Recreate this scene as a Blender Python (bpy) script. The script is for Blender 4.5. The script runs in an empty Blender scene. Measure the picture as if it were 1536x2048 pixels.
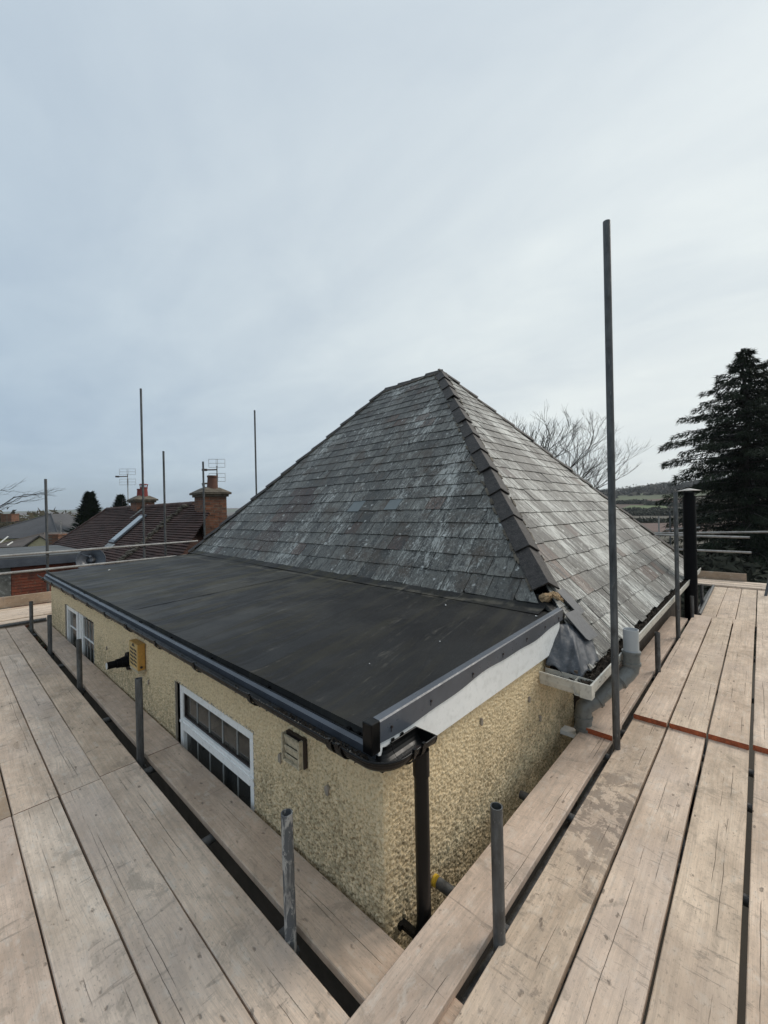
import bpy, bmesh, math, random
import numpy as np
from mathutils import Vector, Matrix
from mathutils import noise as mn
random.seed(7)
R = math.radians
S = bpy.context.scene
# ---------------------------------------------------------------- camera, sky, sun, exposure
AZ = math.atan2(753, 820)            # heading of the camera measured from +X
ROLL = R(1.1)
fw = Vector((math.cos(AZ), math.sin(AZ), 0)); rt = Vector((math.sin(AZ), -math.cos(AZ), 0)); up = Vector((0, 0, 1))
cx_ = rt*math.cos(ROLL) - up*math.sin(ROLL); cy_ = rt*math.sin(ROLL) + up*math.cos(ROLL)
cam = bpy.data.cameras.new('camera'); camo = bpy.data.objects.new('camera', cam); S.collection.objects.link(camo)
camo.matrix_world = Matrix(((cx_.x, cy_.x, -fw.x, 0), (cx_.y, cy_.y, -fw.y, 0), (cx_.z, cy_.z, -fw.z, 0), (0, 0, 0, 1)))
cam.sensor_fit = 'VERTICAL'; cam.sensor_height = 36; cam.lens = 820/2048*36; cam.clip_start = .05; cam.clip_end = 20000
S.camera = camo

SUN_EL, SUN_AZ = R(42), R(-24)       # sun behind cloud, to the right of the view
sdir = Vector((math.cos(SUN_EL)*math.cos(SUN_AZ), math.cos(SUN_EL)*math.sin(SUN_AZ), math.sin(SUN_EL)))
W = bpy.data.worlds.new('World'); S.world = W; W.use_nodes = True
nt = W.node_tree; nt.nodes.clear()
class G:
    """tiny node helper"""
    def __init__(s, t): s.t = t
    def n(s, typ, **kw):
        nd = s.t.nodes.new(typ)
        for k, v in kw.items():
            if k in ('inp',):
                for a, b in v.items(): s.put(nd, a, b)
            else: setattr(nd, k, v)
        return nd
    def put(s, nd, a, b):
        if isinstance(b, bpy.types.NodeSocket): s.t.links.new(b, nd.inputs[a])
        elif isinstance(b, bpy.types.Node): s.t.links.new(b.outputs[0], nd.inputs[a])
        else: nd.inputs[a].default_value = b
    def math(s, op, a, b=0.0, c=None, clamp=False):
        nd = s.n('ShaderNodeMath', operation=op, use_clamp=clamp); s.put(nd, 0, a); s.put(nd, 1, b)
        if c is not None: s.put(nd, 2, c)
        return nd.outputs[0]
    def vmath(s, op, a, b=None, sc=None):
        nd = s.n('ShaderNodeVectorMath', operation=op); s.put(nd, 0, a)
        if b is not None: s.put(nd, 1, b)
        if sc is not None: s.put(nd, 'Scale', sc)
        return nd.outputs['Value'] if op == 'DOT_PRODUCT' else nd.outputs[0]
    def mr(s, v, a, b, c=0., d=1., smooth=False):
        nd = s.n('ShaderNodeMapRange', interpolation_type='SMOOTHSTEP' if smooth else 'LINEAR')
        for k, x in zip(range(5), (v, a, b, c, d)): s.put(nd, k, x)
        return nd.outputs[0]
    def mix(s, f, a, b, blend='MIX'):
        nd = s.n('ShaderNodeMix', data_type='RGBA', blend_type=blend, clamp_factor=True)
        s.put(nd, 0, f); s.put(nd, 6, c4(a)); s.put(nd, 7, c4(b)); return nd.outputs[2]
    def noise(s, vec, scale=5., detail=4., rough=.5, dist=0., out=0, dims='3D'):
        nd = s.n('ShaderNodeTexNoise', noise_dimensions=dims)
        s.put(nd, 'Vector', vec); s.put(nd, 'Scale', scale); s.put(nd, 'Detail', detail); s.put(nd, 'Roughness', rough); s.put(nd, 'Distortion', dist)
        return nd.outputs[out]
    def vor(s, vec, scale=5., feature='F1', rnd=1., out=0):
        nd = s.n('ShaderNodeTexVoronoi', feature=feature); s.put(nd, 'Vector', vec); s.put(nd, 'Scale', scale); s.put(nd, 'Randomness', rnd)
        return nd.outputs[out]
    def ramp(s, f, stops):
        nd = s.n('ShaderNodeValToRGB'); s.put(nd, 0, f); cr = nd.color_ramp
        while len(cr.elements) < len(stops): cr.elements.new(.5)
        for e, (p, c) in zip(cr.elements, stops): e.position = p; e.color = c4(c)
        return nd.outputs[0]
    def mapv(s, vec, scale=(1, 1, 1), loc=(0, 0, 0), rot=(0, 0, 0)):
        nd = s.n('ShaderNodeMapping'); s.put(nd, 0, vec); s.put(nd, 1, loc); s.put(nd, 2, rot); s.put(nd, 3, scale); return nd.outputs[0]
    def xyz(s, x, y, z):
        nd = s.n('ShaderNodeCombineXYZ'); s.put(nd, 0, x); s.put(nd, 1, y); s.put(nd, 2, z); return nd.outputs[0]
    def sep(s, v):
        nd = s.n('ShaderNodeSeparateXYZ'); s.put(nd, 0, v); return nd.outputs
def c4(c):
    if isinstance(c, (tuple, list)) and len(c) == 3: return (*c, 1)
    return c
g = G(nt)
d = g.n('ShaderNodeTexCoord').outputs['Generated']
dx, dy, dz = g.sep(d)
dzc = g.math('MAXIMUM', dz, 0.0)
inv = g.math('DIVIDE', 1.0, g.math('ADD', dzc, .16))
flat = g.xyz(g.math('MULTIPLY', dx, inv), g.math('MULTIPLY', dy, inv), 0.0)
c1 = g.noise(g.mapv(flat, (1.0, .55, 1), rot=(0, 0, R(-20))), 1.1, 7, .52, .5)
c2 = g.noise(g.mapv(flat, (1.6, .9, 1), (3, 1, 0), (0, 0, R(25))), 1.9, 7, .56, .5)
sd = g.vmath('DOT_PRODUCT', d, tuple(sdir))
glow = g.mr(sd, -.35, .95, 0, 1, True)
base = g.mix(glow, (.385, .485, .585), (.67, .725, .73))
zen = g.mr(dz, .25, 1.0, 0, 1)
base = g.mix(g.math('MULTIPLY', zen, .35), base, (.42, .52, .66))
cl = g.mr(c1, .30, .70, -1, 1); cl2 = g.mr(c2, .33, .67, -1, 1)
amp = g.math('ADD', g.math('MULTIPLY', cl, .09), g.math('MULTIPLY', cl2, .058))
base = g.mix(1.0, base, g.xyz(g.math('ADD', 1.0, amp), g.math('ADD', 1.0, g.math('MULTIPLY', amp, .85)), g.math('ADD', 1.0, g.math('MULTIPLY', amp, .6))), 'MULTIPLY')
# slightly darker grey bank low down, away from the sun
low = g.math('MULTIPLY', g.mr(dz, .16, .0, 0, 1, True), g.mr(sd, .45, -.2, 0, 1, True))
low = g.math('MULTIPLY', low, g.mr(g.noise(g.mapv(d, (2, 2, 22)), 2.2, 4, .5), .30, .62, .35, 1))
base = g.mix(g.math('MULTIPLY', low, .75), base, (.32, .40, .46))
br = g.math('MULTIPLY', g.mr(dz, .42, .05, 0, 1, True), g.mr(sd, .35, .85, 0, 1, True)); base = g.mix(g.math('MULTIPLY', br, .5), base, (.80, .82, .79))
sky = g.n('ShaderNodeTexSky', sky_type='NISHITA', sun_disc=False, sun_elevation=SUN_EL, sun_rotation=math.pi/2 - SUN_AZ, air_density=1.0, dust_density=2.0)
b1 = g.n('ShaderNodeBackground', inp={'Color': sky.outputs[0], 'Strength': .09})
b2 = g.n('ShaderNodeBackground', inp={'Color': base, 'Strength': 1.0})
ms = g.n('ShaderNodeMixShader', inp={0: .93, 1: b1, 2: b2})
g.n('ShaderNodeOutputWorld', inp={0: ms})
su = bpy.data.lights.new('sun', 'SUN'); su.energy = 1.5; su.angle = R(22); su.color = (1, .92, .82)
suo = bpy.data.objects.new('sun', su); S.collection.objects.link(suo); suo.rotation_euler = sdir.to_track_quat('Z', 'Y').to_euler(); suo.location = (0, 0, 30)
S.view_settings.view_transform = 'Standard'; S.view_settings.look = 'None'; S.view_settings.exposure = 0.22; S.view_settings.gamma = 1; S.view_settings.use_curve_mapping = False
S.cycles.max_bounces = 6; S.cycles.transparent_max_bounces = 8

# ---------------------------------------------------------------- helpers
COL = S.collection
def tag(o, label=None, cat=None, group=None, kind=None):
    if label: o['label'] = label
    if cat: o['category'] = cat
    if group: o['group'] = group
    if kind: o['kind'] = kind
    return o
def empty(name, loc=(0, 0, 0), rz=0, parent=None):
    o = bpy.data.objects.new(name, None); COL.objects.link(o); o.location = loc; o.rotation_euler = (0, 0, rz); o.empty_display_size = .1
    if parent: o.parent = parent
    return o
class MB:
    def __init__(s): s.v = []; s.f = []; s.m = []; s.sm = []
    def add(s, vs, fs, mi=0, smooth=False):
        b = len(s.v); s.v += [tuple(p) for p in vs]; s.f += [tuple(i + b for i in f) for f in fs]; s.m += [mi]*len(fs); s.sm += [smooth]*len(fs); return s
    def box(s, a, b, mi=0):
        x0, y0, z0 = a; x1, y1, z1 = b
        if x0 > x1: x0, x1 = x1, x0
        if y0 > y1: y0, y1 = y1, y0
        if z0 > z1: z0, z1 = z1, z0
        v = [(x0, y0, z0), (x1, y0, z0), (x1, y1, z0), (x0, y1, z0), (x0, y0, z1), (x1, y0, z1), (x1, y1, z1), (x0, y1, z1)]
        return s.add(v, [(0, 3, 2, 1), (4, 5, 6, 7), (0, 1, 5, 4), (1, 2, 6, 5), (2, 3, 7, 6), (3, 0, 4, 7)], mi)
    def obox(s, c, ax, ay, az, mi=0):
        c = Vector(c); ax = Vector(ax); ay = Vector(ay); az = Vector(az)
        v = [c + i*ax + j*ay + k*az for k in (-1, 1) for (i, j) in ((-1, -1), (1, -1), (1, 1), (-1, 1))]
        return s.add(v, [(0, 3, 2, 1), (4, 5, 6, 7), (0, 1, 5, 4), (1, 2, 6, 5), (2, 3, 7, 6), (3, 0, 4, 7)], mi)
    def prism(s, poly, off, mi=0):
        """poly: list of 3D points, extruded by off"""
        n = len(poly); off = Vector(off); a = [Vector(p) for p in poly]; b = [p + off for p in a]
        return s.add(a + b, [tuple(range(n))[::-1], tuple(range(n, 2*n))] + [(i, (i + 1) % n, n + (i + 1) % n, n + i) for i in range(n)], mi)
    def tube(s, p0, p1, r0, r1=None, n=12, caps=True, mi=0, wall=0):
        r1 = r0 if r1 is None else r1; p0 = Vector(p0); p1 = Vector(p1); a = (p1 - p0).normalized()
        u = a.orthogonal().normalized(); w = a.cross(u); vs = []; b = len(s.v)
        for p, r in ((p0, r0), (p1, r1)):
            for i in range(n):
                t = 2*math.pi*i/n; vs.append(p + u*math.cos(t)*r + w*math.sin(t)*r)
        s.add(vs, [(i, (i + 1) % n, n + (i + 1) % n, n + i) for i in range(n)], mi, True)
        if wall:
            vi = []
            for p, r in ((p1, r1), (p1, r1 - wall), (p1 - a*.12, r1 - wall)):
                for i in range(n):
                    t = 2*math.pi*i/n; vi.append(p + u*math.cos(t)*r + w*math.sin(t)*r)
            s.add(vi, [(i, (i + 1) % n, n + (i + 1) % n, n + i) for i in range(n)], mi)
            s.add(vi[n:], [(i, (i + 1) % n, n + (i + 1) % n, n + i) for i in range(n)] + [tuple(range(n, 2*n))], mi, True)
            s.add(vs[:n], [tuple(range(n))[::-1]], mi)
        elif caps: s.add(vs, [tuple(range(n))[::-1], tuple(range(n, 2*n))], mi)
        return s
    def path(s, pts, r, n=12, mi=0, caps=True):
        pts = [Vector(p) for p in pts]; rr = r if isinstance(r, (list, tuple)) else [r]*len(pts); rings = []
        u = None
        for i, p in enumerate(pts):
            a = (pts[min(i + 1, len(pts) - 1)] - pts[max(i - 1, 0)]).normalized()
            u = a.orthogonal().normalized() if u is None else (u - a*u.dot(a)).normalized()
            w = a.cross(u)
            rings += [p + (u*math.cos(2*math.pi*k/n) + w*math.sin(2*math.pi*k/n))*rr[i] for k in range(n)]
        fs = []
        for i in range(len(pts) - 1):
            fs += [(i*n + k, i*n + (k + 1) % n, (i + 1)*n + (k + 1) % n, (i + 1)*n + k) for k in range(n)]
        s.add(rings, fs, mi, True)
        if caps: s.add(rings[:n] + rings[-n:], [tuple(range(n))[::-1], tuple(range(n, 2*n))], mi)
        return s
    def sweep(s, prof, p0, p1, side, upv=(0, 0, 1), mi=0, smooth=False, closed=True, caps=True, n=1):
        """prof: 2D points (side, up); extruded p0->p1"""
        p0 = Vector(p0); p1 = Vector(p1); side = Vector(side); upv = Vector(upv); m = len(prof); vs = []
        for j in range(n + 1):
            p = p0.lerp(p1, j/n); vs += [p + side*a + upv*b for a, b in prof]
        fs = []; e = m if closed else m - 1
        for j in range(n): fs += [(j*m + i, j*m + (i + 1) % m, (j + 1)*m + (i + 1) % m, (j + 1)*m + i) for i in range(e)]
        s.add(vs, fs, mi, smooth)
        if caps and closed: s.add(vs[:m] + vs[-m:], [tuple(range(m))[::-1], tuple(range(m, 2*m))], mi)
        return s
    def mesh(s, name):
        me = bpy.data.meshes.new(name); me.from_pydata(s.v, [], s.f)
        me.polygons.foreach_set('material_index', s.m); me.polygons.foreach_set('use_smooth', s.sm); me.update(); return me
    def build(s, name, mats, parent=None, fix=True, bevel=0):
        me = s.mesh(name)
        for m in (mats if isinstance(mats, (list, tuple)) else [mats]): me.materials.append(m)
        if fix:
            bm = bmesh.new(); bm.from_mesh(me); bmesh.ops.recalc_face_normals(bm, faces=bm.faces); bm.to_mesh(me); bm.free()
        o = bpy.data.objects.new(name, me); COL.objects.link(o)
        if parent: o.parent = parent
        if bevel:
            md = o.modifiers.new('bevel', 'BEVEL'); md.width = bevel; md.segments = 2; md.limit_method = 'ANGLE'
        return o
def fill_attr(me, name, val):
    a = me.attributes.new(name, 'FLOAT', 'FACE'); n = len(me.polygons)
    a.data.foreach_set('value', [val]*n if not isinstance(val, (list, np.ndarray)) else val)

# ---------------------------------------------------------------- materials
def mat(name):
    m = bpy.data.materials.new(name); m.use_nodes = True; m.node_tree.nodes.clear(); return m, G(m.node_tree)
def finish(gg, col, rough=.7, metal=0., bump=None, bdist=.01, bstr=1., spec=.5, trans=None, normal=None):
    p = gg.n('ShaderNodeBsdfPrincipled'); gg.put(p, 'Base Color', c4(col)); gg.put(p, 'Roughness', rough); gg.put(p, 'Metallic', metal); gg.put(p, 'Specular IOR Level', spec)
    if bump is not None:
        b = gg.n('ShaderNodeBump', inp={'Height': bump, 'Distance': bdist, 'Strength': bstr}); gg.put(p, 'Normal', b)
    gg.n('ShaderNodeOutputMaterial', inp={0: p}); return p
def simple(name, col, rough=.6, metal=0., var=.15, vs=8., bump=0., spec=.5, dirt=None, dirt_amt=.5):
    m, q = mat(name); pos = q.n('ShaderNodeNewGeometry').outputs['Position']
    n = q.noise(pos, vs, 5, .6); n2 = q.noise(pos, vs*6, 3, .6)
    f = q.mr(n, .3, .7, 1 - var, 1 + var); c = q.mix(1.0, col, q.xyz(f, f, f), 'MULTIPLY')
    if dirt: c = q.mix(q.math('MULTIPLY', q.mr(n2, .5, .68, 0, 1), dirt_amt), c, dirt)
    finish(q, c, q.mr(n2, .3, .7, max(rough - .1, .02), min(rough + .1, 1)), metal, q.math('ADD', n, q.math('MULTIPLY', n2, .4)) if bump else None, bump or .001, 1., spec)
    return m
M = {}
M['black_plastic'] = simple('black_plastic', (.004, .004, .0042), .36, var=.1, vs=3, spec=.28)
M['black_metal'] = simple('black_metal', (.004, .004, .005), .55, var=.2, spec=.12)
M['trim_grey'] = simple('trim_grey', (.080, .090, .108), .35, var=.25, vs=4, dirt=(.11, .115, .12), dirt_amt=.35, bump=.001)
M['white_upvc'] = simple('white_upvc', (.90, .90, .88), .35, var=.04, vs=3, dirt=(.6, .6, .57), dirt_amt=.4)
M['cream_upvc'] = simple('cream_upvc', (.56, .54, .48), .45, var=.12, vs=5, dirt=(.2, .18, .15), dirt_amt=.45)
M['grey_upvc'] = simple('grey_upvc', (.17, .175, .165), .4, var=.12, vs=6, dirt=(.07, .065, .055), dirt_amt=.4)
M['light_grey_upvc'] = simple('light_grey_upvc', (.46, .47, .47), .4, var=.05, vs=6)
M['glass'] = simple('glass', (.020, .022, .022), .06, var=.1, spec=.9)
M['curtain_glass'] = simple('curtain_glass', (.075, .068, .058), .12, var=.4, vs=3, spec=.8)
M['leading'] = simple('leading', (.34, .35, .34), .5)
M['yellow_plastic'] = simple('yellow_plastic', (.62, .40, .03), .45, dirt=(.25, .15, .03))
M['alarm_orange'] = simple('alarm_orange', (.56, .30, .07), .4, var=.12, vs=10, dirt=(.3, .18, .05))
M['alarm_cream'] = simple('alarm_cream', (.60, .42, .17), .45, var=.1)
M['alarm_dark'] = simple('alarm_dark', (.03, .02, .018), .5)
M['vent_beige'] = simple('vent_beige', (.52, .45, .32), .6, var=.15, dirt=(.14, .11, .08), dirt_amt=.6)
M['mortar'] = simple('mortar', (.50, .33, .18), .95, var=.45, vs=22, bump=.02)
M['debris'] = simple('debris', (.05, .036, .024), .95, var=.6, vs=60, bump=.03)
M['timber_dark'] = simple('timber_dark', (.10, .075, .055), .8, var=.4, vs=9)
M['repaired'] = simple('repaired', (.30, .26, .21), .9, var=.2, vs=14, bump=.003)
M['lead_new'] = simple('lead_new', (.050, .056, .066), .56, var=.3, vs=7, dirt=(.15, .16, .17), dirt_amt=.5, bump=.004)

def mk_tube():
    m, q = mat('galvanised_tube'); tc = q.n('ShaderNodeTexCoord').outputs['Object']; oi = q.n('ShaderNodeObjectInfo').outputs['Random']
    v = q.vmath('ADD', tc, q.xyz(q.math('MULTIPLY', oi, 37), 0, q.math('MULTIPLY', oi, 91)))
    n = q.noise(q.mapv(v, (1, 1, .22)), 26, 6, .65); n2 = q.noise(v, 9, 5, .6); n3 = q.noise(q.mapv(v, (1, 1, .35)), 60, 3, .6)
    c = q.ramp(n, [(.3, (.055, .055, .056)), (.55, (.115, .118, .118)), (.75, (.19, .193, .19))])
    c = q.mix(q.mr(n2, .52, .66, 0, .55), c, (.045, .04, .036))
    c = q.mix(q.math('MULTIPLY', q.mr(n3, .64, .70, 0, .7), q.mr(n2, .40, .62, 0, 1)), c, (.34, .335, .32))
    finish(q, c, q.mr(n, .3, .7, .4, .65), .35, q.math('ADD', n, n3), .0015); return m
M['tube'] = mk_tube()
def mk_splat():   # tube daubed with old cement and paint
    m, q = mat('cement_splashed_tube'); tc = q.n('ShaderNodeTexCoord').outputs['Object']
    n = q.noise(q.mapv(tc, (1, 1, .3)), 30, 6, .7, 1.); n2 = q.noise(q.mapv(tc, (1, 1, .4)), 14, 4, .6)
    c = q.mix(q.mr(n, .47, .55, 0, 1), (.10, .105, .11), (.42, .40, .37)); c = q.mix(q.mr(n2, .5, .6, 0, .7), c, (.09, .09, .09))
    finish(q, c, .7, .1, n, .003); return m
M['splash'] = mk_splat()
M['rail'] = simple('rail_tube', (.36, .35, .33), .5, .3, var=.25, vs=5, dirt=(.15, .12, .10))

def mk_wood(name, stain=0., tone=(1, 1, 1), wet=None):
    m, q = mat(name); tc = q.n('ShaderNodeTexCoord').outputs['Object']; oi = q.n('ShaderNodeObjectInfo').outputs['Random']
    off = q.xyz(q.math('MULTIPLY', oi, 53), q.math('MULTIPLY', oi, 17), q.math('MULTIPLY', oi, 31))
    v = q.vmath('ADD', tc, off); sx, sy, sz = q.sep(v); tx, ty, tz = q.sep(tc)
    kv = q.mapv(v, (1.3, 5.0, 1)); kd = q.vor(kv, 1.0, rnd=1.0)
    warp = q.math('MULTIPLY', q.mr(kd, .02, .34, 1, 0, True), .020)
    wn = q.noise(q.mapv(v, (.7, 2, 2)), 1.6, 2, .5)
    gy = q.math('ADD', q.math('ADD', sy, q.math('MULTIPLY', q.math('SUBTRACT', wn, .5), .05)), warp)
    grain = q.noise(q.xyz(q.math('MULTIPLY', sx, 1.1), q.math('MULTIPLY', gy, 62), q.math('MULTIPLY', sz, 60)), 1.0, 5, .6)
    fine = q.noise(q.xyz(q.math('MULTIPLY', sx, 5.0), q.math('MULTIPLY', gy, 330), q.math('MULTIPLY', sz, 300)), 1.0, 3, .6)
    blot = q.noise(q.mapv(v, (1, 2.0, 1)), 2.6, 7, .66, .3); mid = q.noise(q.mapv(v, (1, 1.7, 1)), 12, 6, .70, .2); spk = q.noise(q.mapv(v, (1, 1.8, 1)), 55, 4, .65)
    A = (.46*tone[0], .405*tone[1], .345*tone[2]); B = (.69*tone[0], .63*tone[1], .555*tone[2])
    c = q.mix(q.mr(blot, .34, .64), B, A)
    c = q.mix(q.mr(grain, .44, .66, 0, .34), c, (.30, .25, .20))
    c = q.mix(q.mr(fine, .46, .66, 0, .30), c, (.30, .255, .205))
    c = q.mix(q.mr(mid, .52, .66, 0, .38), c, (.35, .295, .245))
    c = q.mix(q.mr(mid, .46, .34, 0, .35), c, (.66, .61, .54))
    c = q.mix(q.mr(q.noise(v, 1.6, 4, .6), .50, .64, 0, .45), c, (.50, .40, .335))
    c = q.mix(q.mr(spk, .58, .68, 0, .55), c, (.24, .205, .17)); c = q.mix(q.math('MULTIPLY', q.mr(q.noise(v, 4.3, 7, .72, .6), .575, .63, 0, 1), .42), c, (.27, .225, .18))
    # per board tone
    c = q.mix(1.0, c, q.xyz(q.mr(oi, 0, 1, .95, 1.06), q.mr(oi, 0, 1, .92, 1.07), q.mr(oi, 0, 1, .87, 1.08)), 'MULTIPLY')
    # boot scuffs and scratches running across the grain
    sc = q.noise(q.mapv(v, (20, 4.0, 1), rot=(0, 0, R(35))), 1.4, 5, .68, .8); sc2 = q.noise(v, 3.2, 3, .5)
    scm = q.math('MULTIPLY', q.mr(sc, .58, .66, 0, 1), q.mr(sc2, .48, .60, 0, 1)); c = q.mix(q.math('MULTIPLY', scm, .50), c, (.22, .185, .15))
    s3 = q.noise(q.mapv(v, (60, 1.6, 1), rot=(0, 0, R(-32))), 1.0, 2, .5); s3m = q.math('MULTIPLY', q.mr(s3, .66, .70, 0, 1), q.mr(q.noise(v, 2.1, 2, .5), .55, .62, 0, 1)); c = q.mix(q.math('MULTIPLY', s3m, .45), c, (.18, .15, .13))
    # crescent dents
    gd = q.vor(q.vmath('ADD', q.mapv(v, (9, 19, 1), rot=(0, 0, R(14))), q.vmath('SCALE', q.noise(v, 20, 2, .5, 0, 1), None, .5)), 1.0); gm = q.math('MULTIPLY', q.mr(gd, .15, .09, 0, 1), q.mr(mid, .47, .54, 0, 1)); c = q.mix(q.math('MULTIPLY', gm, .65), c, (.15, .12, .095))
    # long drying splits that follow the board
    crack = None
    for k, (ph, sp) in enumerate(((.37, 1.9), (.71, 2.9))):
        y0 = q.math('MULTIPLY', q.math('SUBTRACT', q.math('FRACT', q.math('MULTIPLY', oi, 7.3 + 11*k)), .5), .15)
        wob = q.math('MULTIPLY', q.math('SUBTRACT', q.noise(q.xyz(q.math('MULTIPLY', sx, 1.3), ph*9, 0), 1.0, 5, .60), .5), .035)
        dd_ = q.math('ABSOLUTE', q.math('SUBTRACT', ty, q.math('ADD', y0, wob)))
        msk = q.mr(q.noise(q.xyz(sx, ph*31, 2), sp*.55, 4, .6), .50, .58, 0, 1); cr = q.math('MULTIPLY', q.mr(dd_, .0014, .0003, 0, 1), msk)
        crack = cr if crack is None else q.math('MAXIMUM', crack, cr)
    c = q.mix(q.math('MULTIPLY', crack, .50), c, (.085, .065, .05))
    # knots
    knot = q.mr(kd, .075, .045, 0, 1, True); ring = q.mr(q.math('ABSOLUTE', q.math('SUBTRACT', kd, .075)), .016, .0, 0, 1)
    c = q.mix(q.math('MULTIPLY', knot, .45), c, (.30, .22, .155)); c = q.mix(q.math('MULTIPLY', ring, .40), c, (.16, .12, .085))
    if stain:
        s1 = q.noise(tc, 9, 7, .72, .4); s2 = q.noise(q.mapv(tc, (1, 1.5, 1)), 26, 4, .6)
        reg = q.mr(q.math('ABSOLUTE', q.math('SUBTRACT', tx, .62)), .95, .10, 0, 1, True)
        sm = q.mr(q.math('ADD', s1, q.math('MULTIPLY', reg, .13)), .60, .63, 0, 1); sm2 = q.mr(q.math('ADD', q.math('MULTIPLY', s2, .6), q.math('MULTIPLY', s1, .4)), .575, .61, 0, 1)
        sm = q.math('MAXIMUM', q.math('MULTIPLY', sm, q.math('MAXIMUM', reg, .15)), q.math('MULTIPLY', sm2, .8)); c = q.mix(q.math('MULTIPLY', sm, .62), c, (.17, .135, .11))
    h = q.math('ADD', q.math('MULTIPLY', grain, .4), q.math('MULTIPLY', fine, .3)); h = q.math('ADD', h, q.math('MULTIPLY', mid, .8))
    h = q.math('SUBTRACT', h, q.math('MULTIPLY', crack, 1.5)); h = q.math('SUBTRACT', h, q.math('MULTIPLY', gm, .8)); h = q.math('SUBTRACT', h, q.math('MULTIPLY', scm, .35))
    finish(q, c, q.mr(mid, .3, .7, .66, .88), 0, h, .003, 1., .35); return m
M['wood'] = mk_wood('scaffold_board_wood', tone=(1.17, 1.0, .88)); M['wood_pink'] = mk_wood('scaffold_board_wood_pinkish', tone=(1.04, .88, .79)); M['wood_pale'] = mk_wood('scaffold_board_wood_pale', tone=(1.20, 1.06, .95))
M['wood_stained'] = mk_wood('scaffold_board_wood_stained', stain=1., tone=(1.06, .92, .81)); M['wood_brown'] = mk_wood('scaffold_board_wood_brown', tone=(.68, .54, .42))
M['orange_end'] = simple('orange_end_paint', (.36, .085, .028), .65, var=.4, vs=20, dirt=(.13, .05, .03), dirt_amt=.6)
M['brown_end'] = simple('brown_end', (.17, .085, .055), .8, var=.4, vs=18)

def mk_render():
    m, q = mat('tyrolean_render'); pos = q.n('ShaderNodeNewGeometry').outputs['Position']
    px, py, pz = q.sep(pos)
    at = q.n('ShaderNodeAttribute', attribute_name='relief').outputs['Fac']
    n = q.noise(pos, 150, 4, .65, .6); b = q.noise(pos, 2.2, 5, .6); b2 = q.noise(pos, 30, 4, .6)
    c = q.mix(q.mr(n, .35, .65), (.74, .555, .320), (.92, .745, .480))
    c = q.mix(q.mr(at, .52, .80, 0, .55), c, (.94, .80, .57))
    pit = q.mr(at, .50, .22, 0, 1)  # low relief darkened: crevice dirt plus painted shade between the nodules
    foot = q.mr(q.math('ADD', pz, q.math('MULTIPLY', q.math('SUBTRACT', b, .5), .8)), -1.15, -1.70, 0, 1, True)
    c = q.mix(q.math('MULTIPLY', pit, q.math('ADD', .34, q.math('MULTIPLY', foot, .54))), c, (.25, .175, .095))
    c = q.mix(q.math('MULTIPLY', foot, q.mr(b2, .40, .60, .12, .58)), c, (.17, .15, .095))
    c = q.mix(q.mr(b, .56, .70, 0, .22), c, (.42, .31, .17))
    finish(q, c, .92, 0, n, .005, 1., .25); return m
M['render'] = mk_render()

def mk_felt():
    m, q = mat('roofing_membrane'); pos = q.n('ShaderNodeNewGeometry').outputs['Position']
    v = q.mapv(pos, (1, 1, 1), rot=(0, 0, R(-12))); px_ = q.sep(pos)[0]
    n = q.noise(pos, 1.5, 6, .6, .3); st = q.noise(q.mapv(v, (.35, 3.4, 1)), 2.0, 7, .68, .4); f = q.noise(pos, 60, 4, .6); n3 = q.noise(pos, 9, 5, .6)
    c = q.mix(q.mr(n, .35, .65), (.0095, .0095, .0098), (.023, .0228, .022))
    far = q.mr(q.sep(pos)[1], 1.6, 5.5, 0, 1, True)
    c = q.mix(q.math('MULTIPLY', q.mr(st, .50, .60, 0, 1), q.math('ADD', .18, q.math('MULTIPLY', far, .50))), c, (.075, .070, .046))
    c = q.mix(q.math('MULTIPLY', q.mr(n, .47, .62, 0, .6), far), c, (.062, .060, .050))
    th = q.noise(q.mapv(v, (.9, 12, 1), (4, 2, 0)), 1.7, 6, .7, .8)
    c = q.mix(q.math('MULTIPLY', q.mr(th, .58, .70, 0, .45), q.mr(n3, .42, .6, 0, 1)), c, (.18, .165, .135))
    c = q.mix(q.mr(f, .66, .74, 0, .5), c, (.11, .105, .09))
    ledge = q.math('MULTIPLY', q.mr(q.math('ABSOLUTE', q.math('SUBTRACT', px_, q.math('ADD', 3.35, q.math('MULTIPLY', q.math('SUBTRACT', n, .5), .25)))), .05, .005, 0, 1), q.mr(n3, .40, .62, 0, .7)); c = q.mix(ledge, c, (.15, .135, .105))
    rough = q.mr(st, .42, .60, .50, .72)
    finish(q, c, rough, 0, q.math('ADD', q.math('MULTIPLY', n3, .6), q.math('MULTIPLY', f, .12)), .006, 1., .22); return m
M['felt'] = mk_felt()

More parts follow.
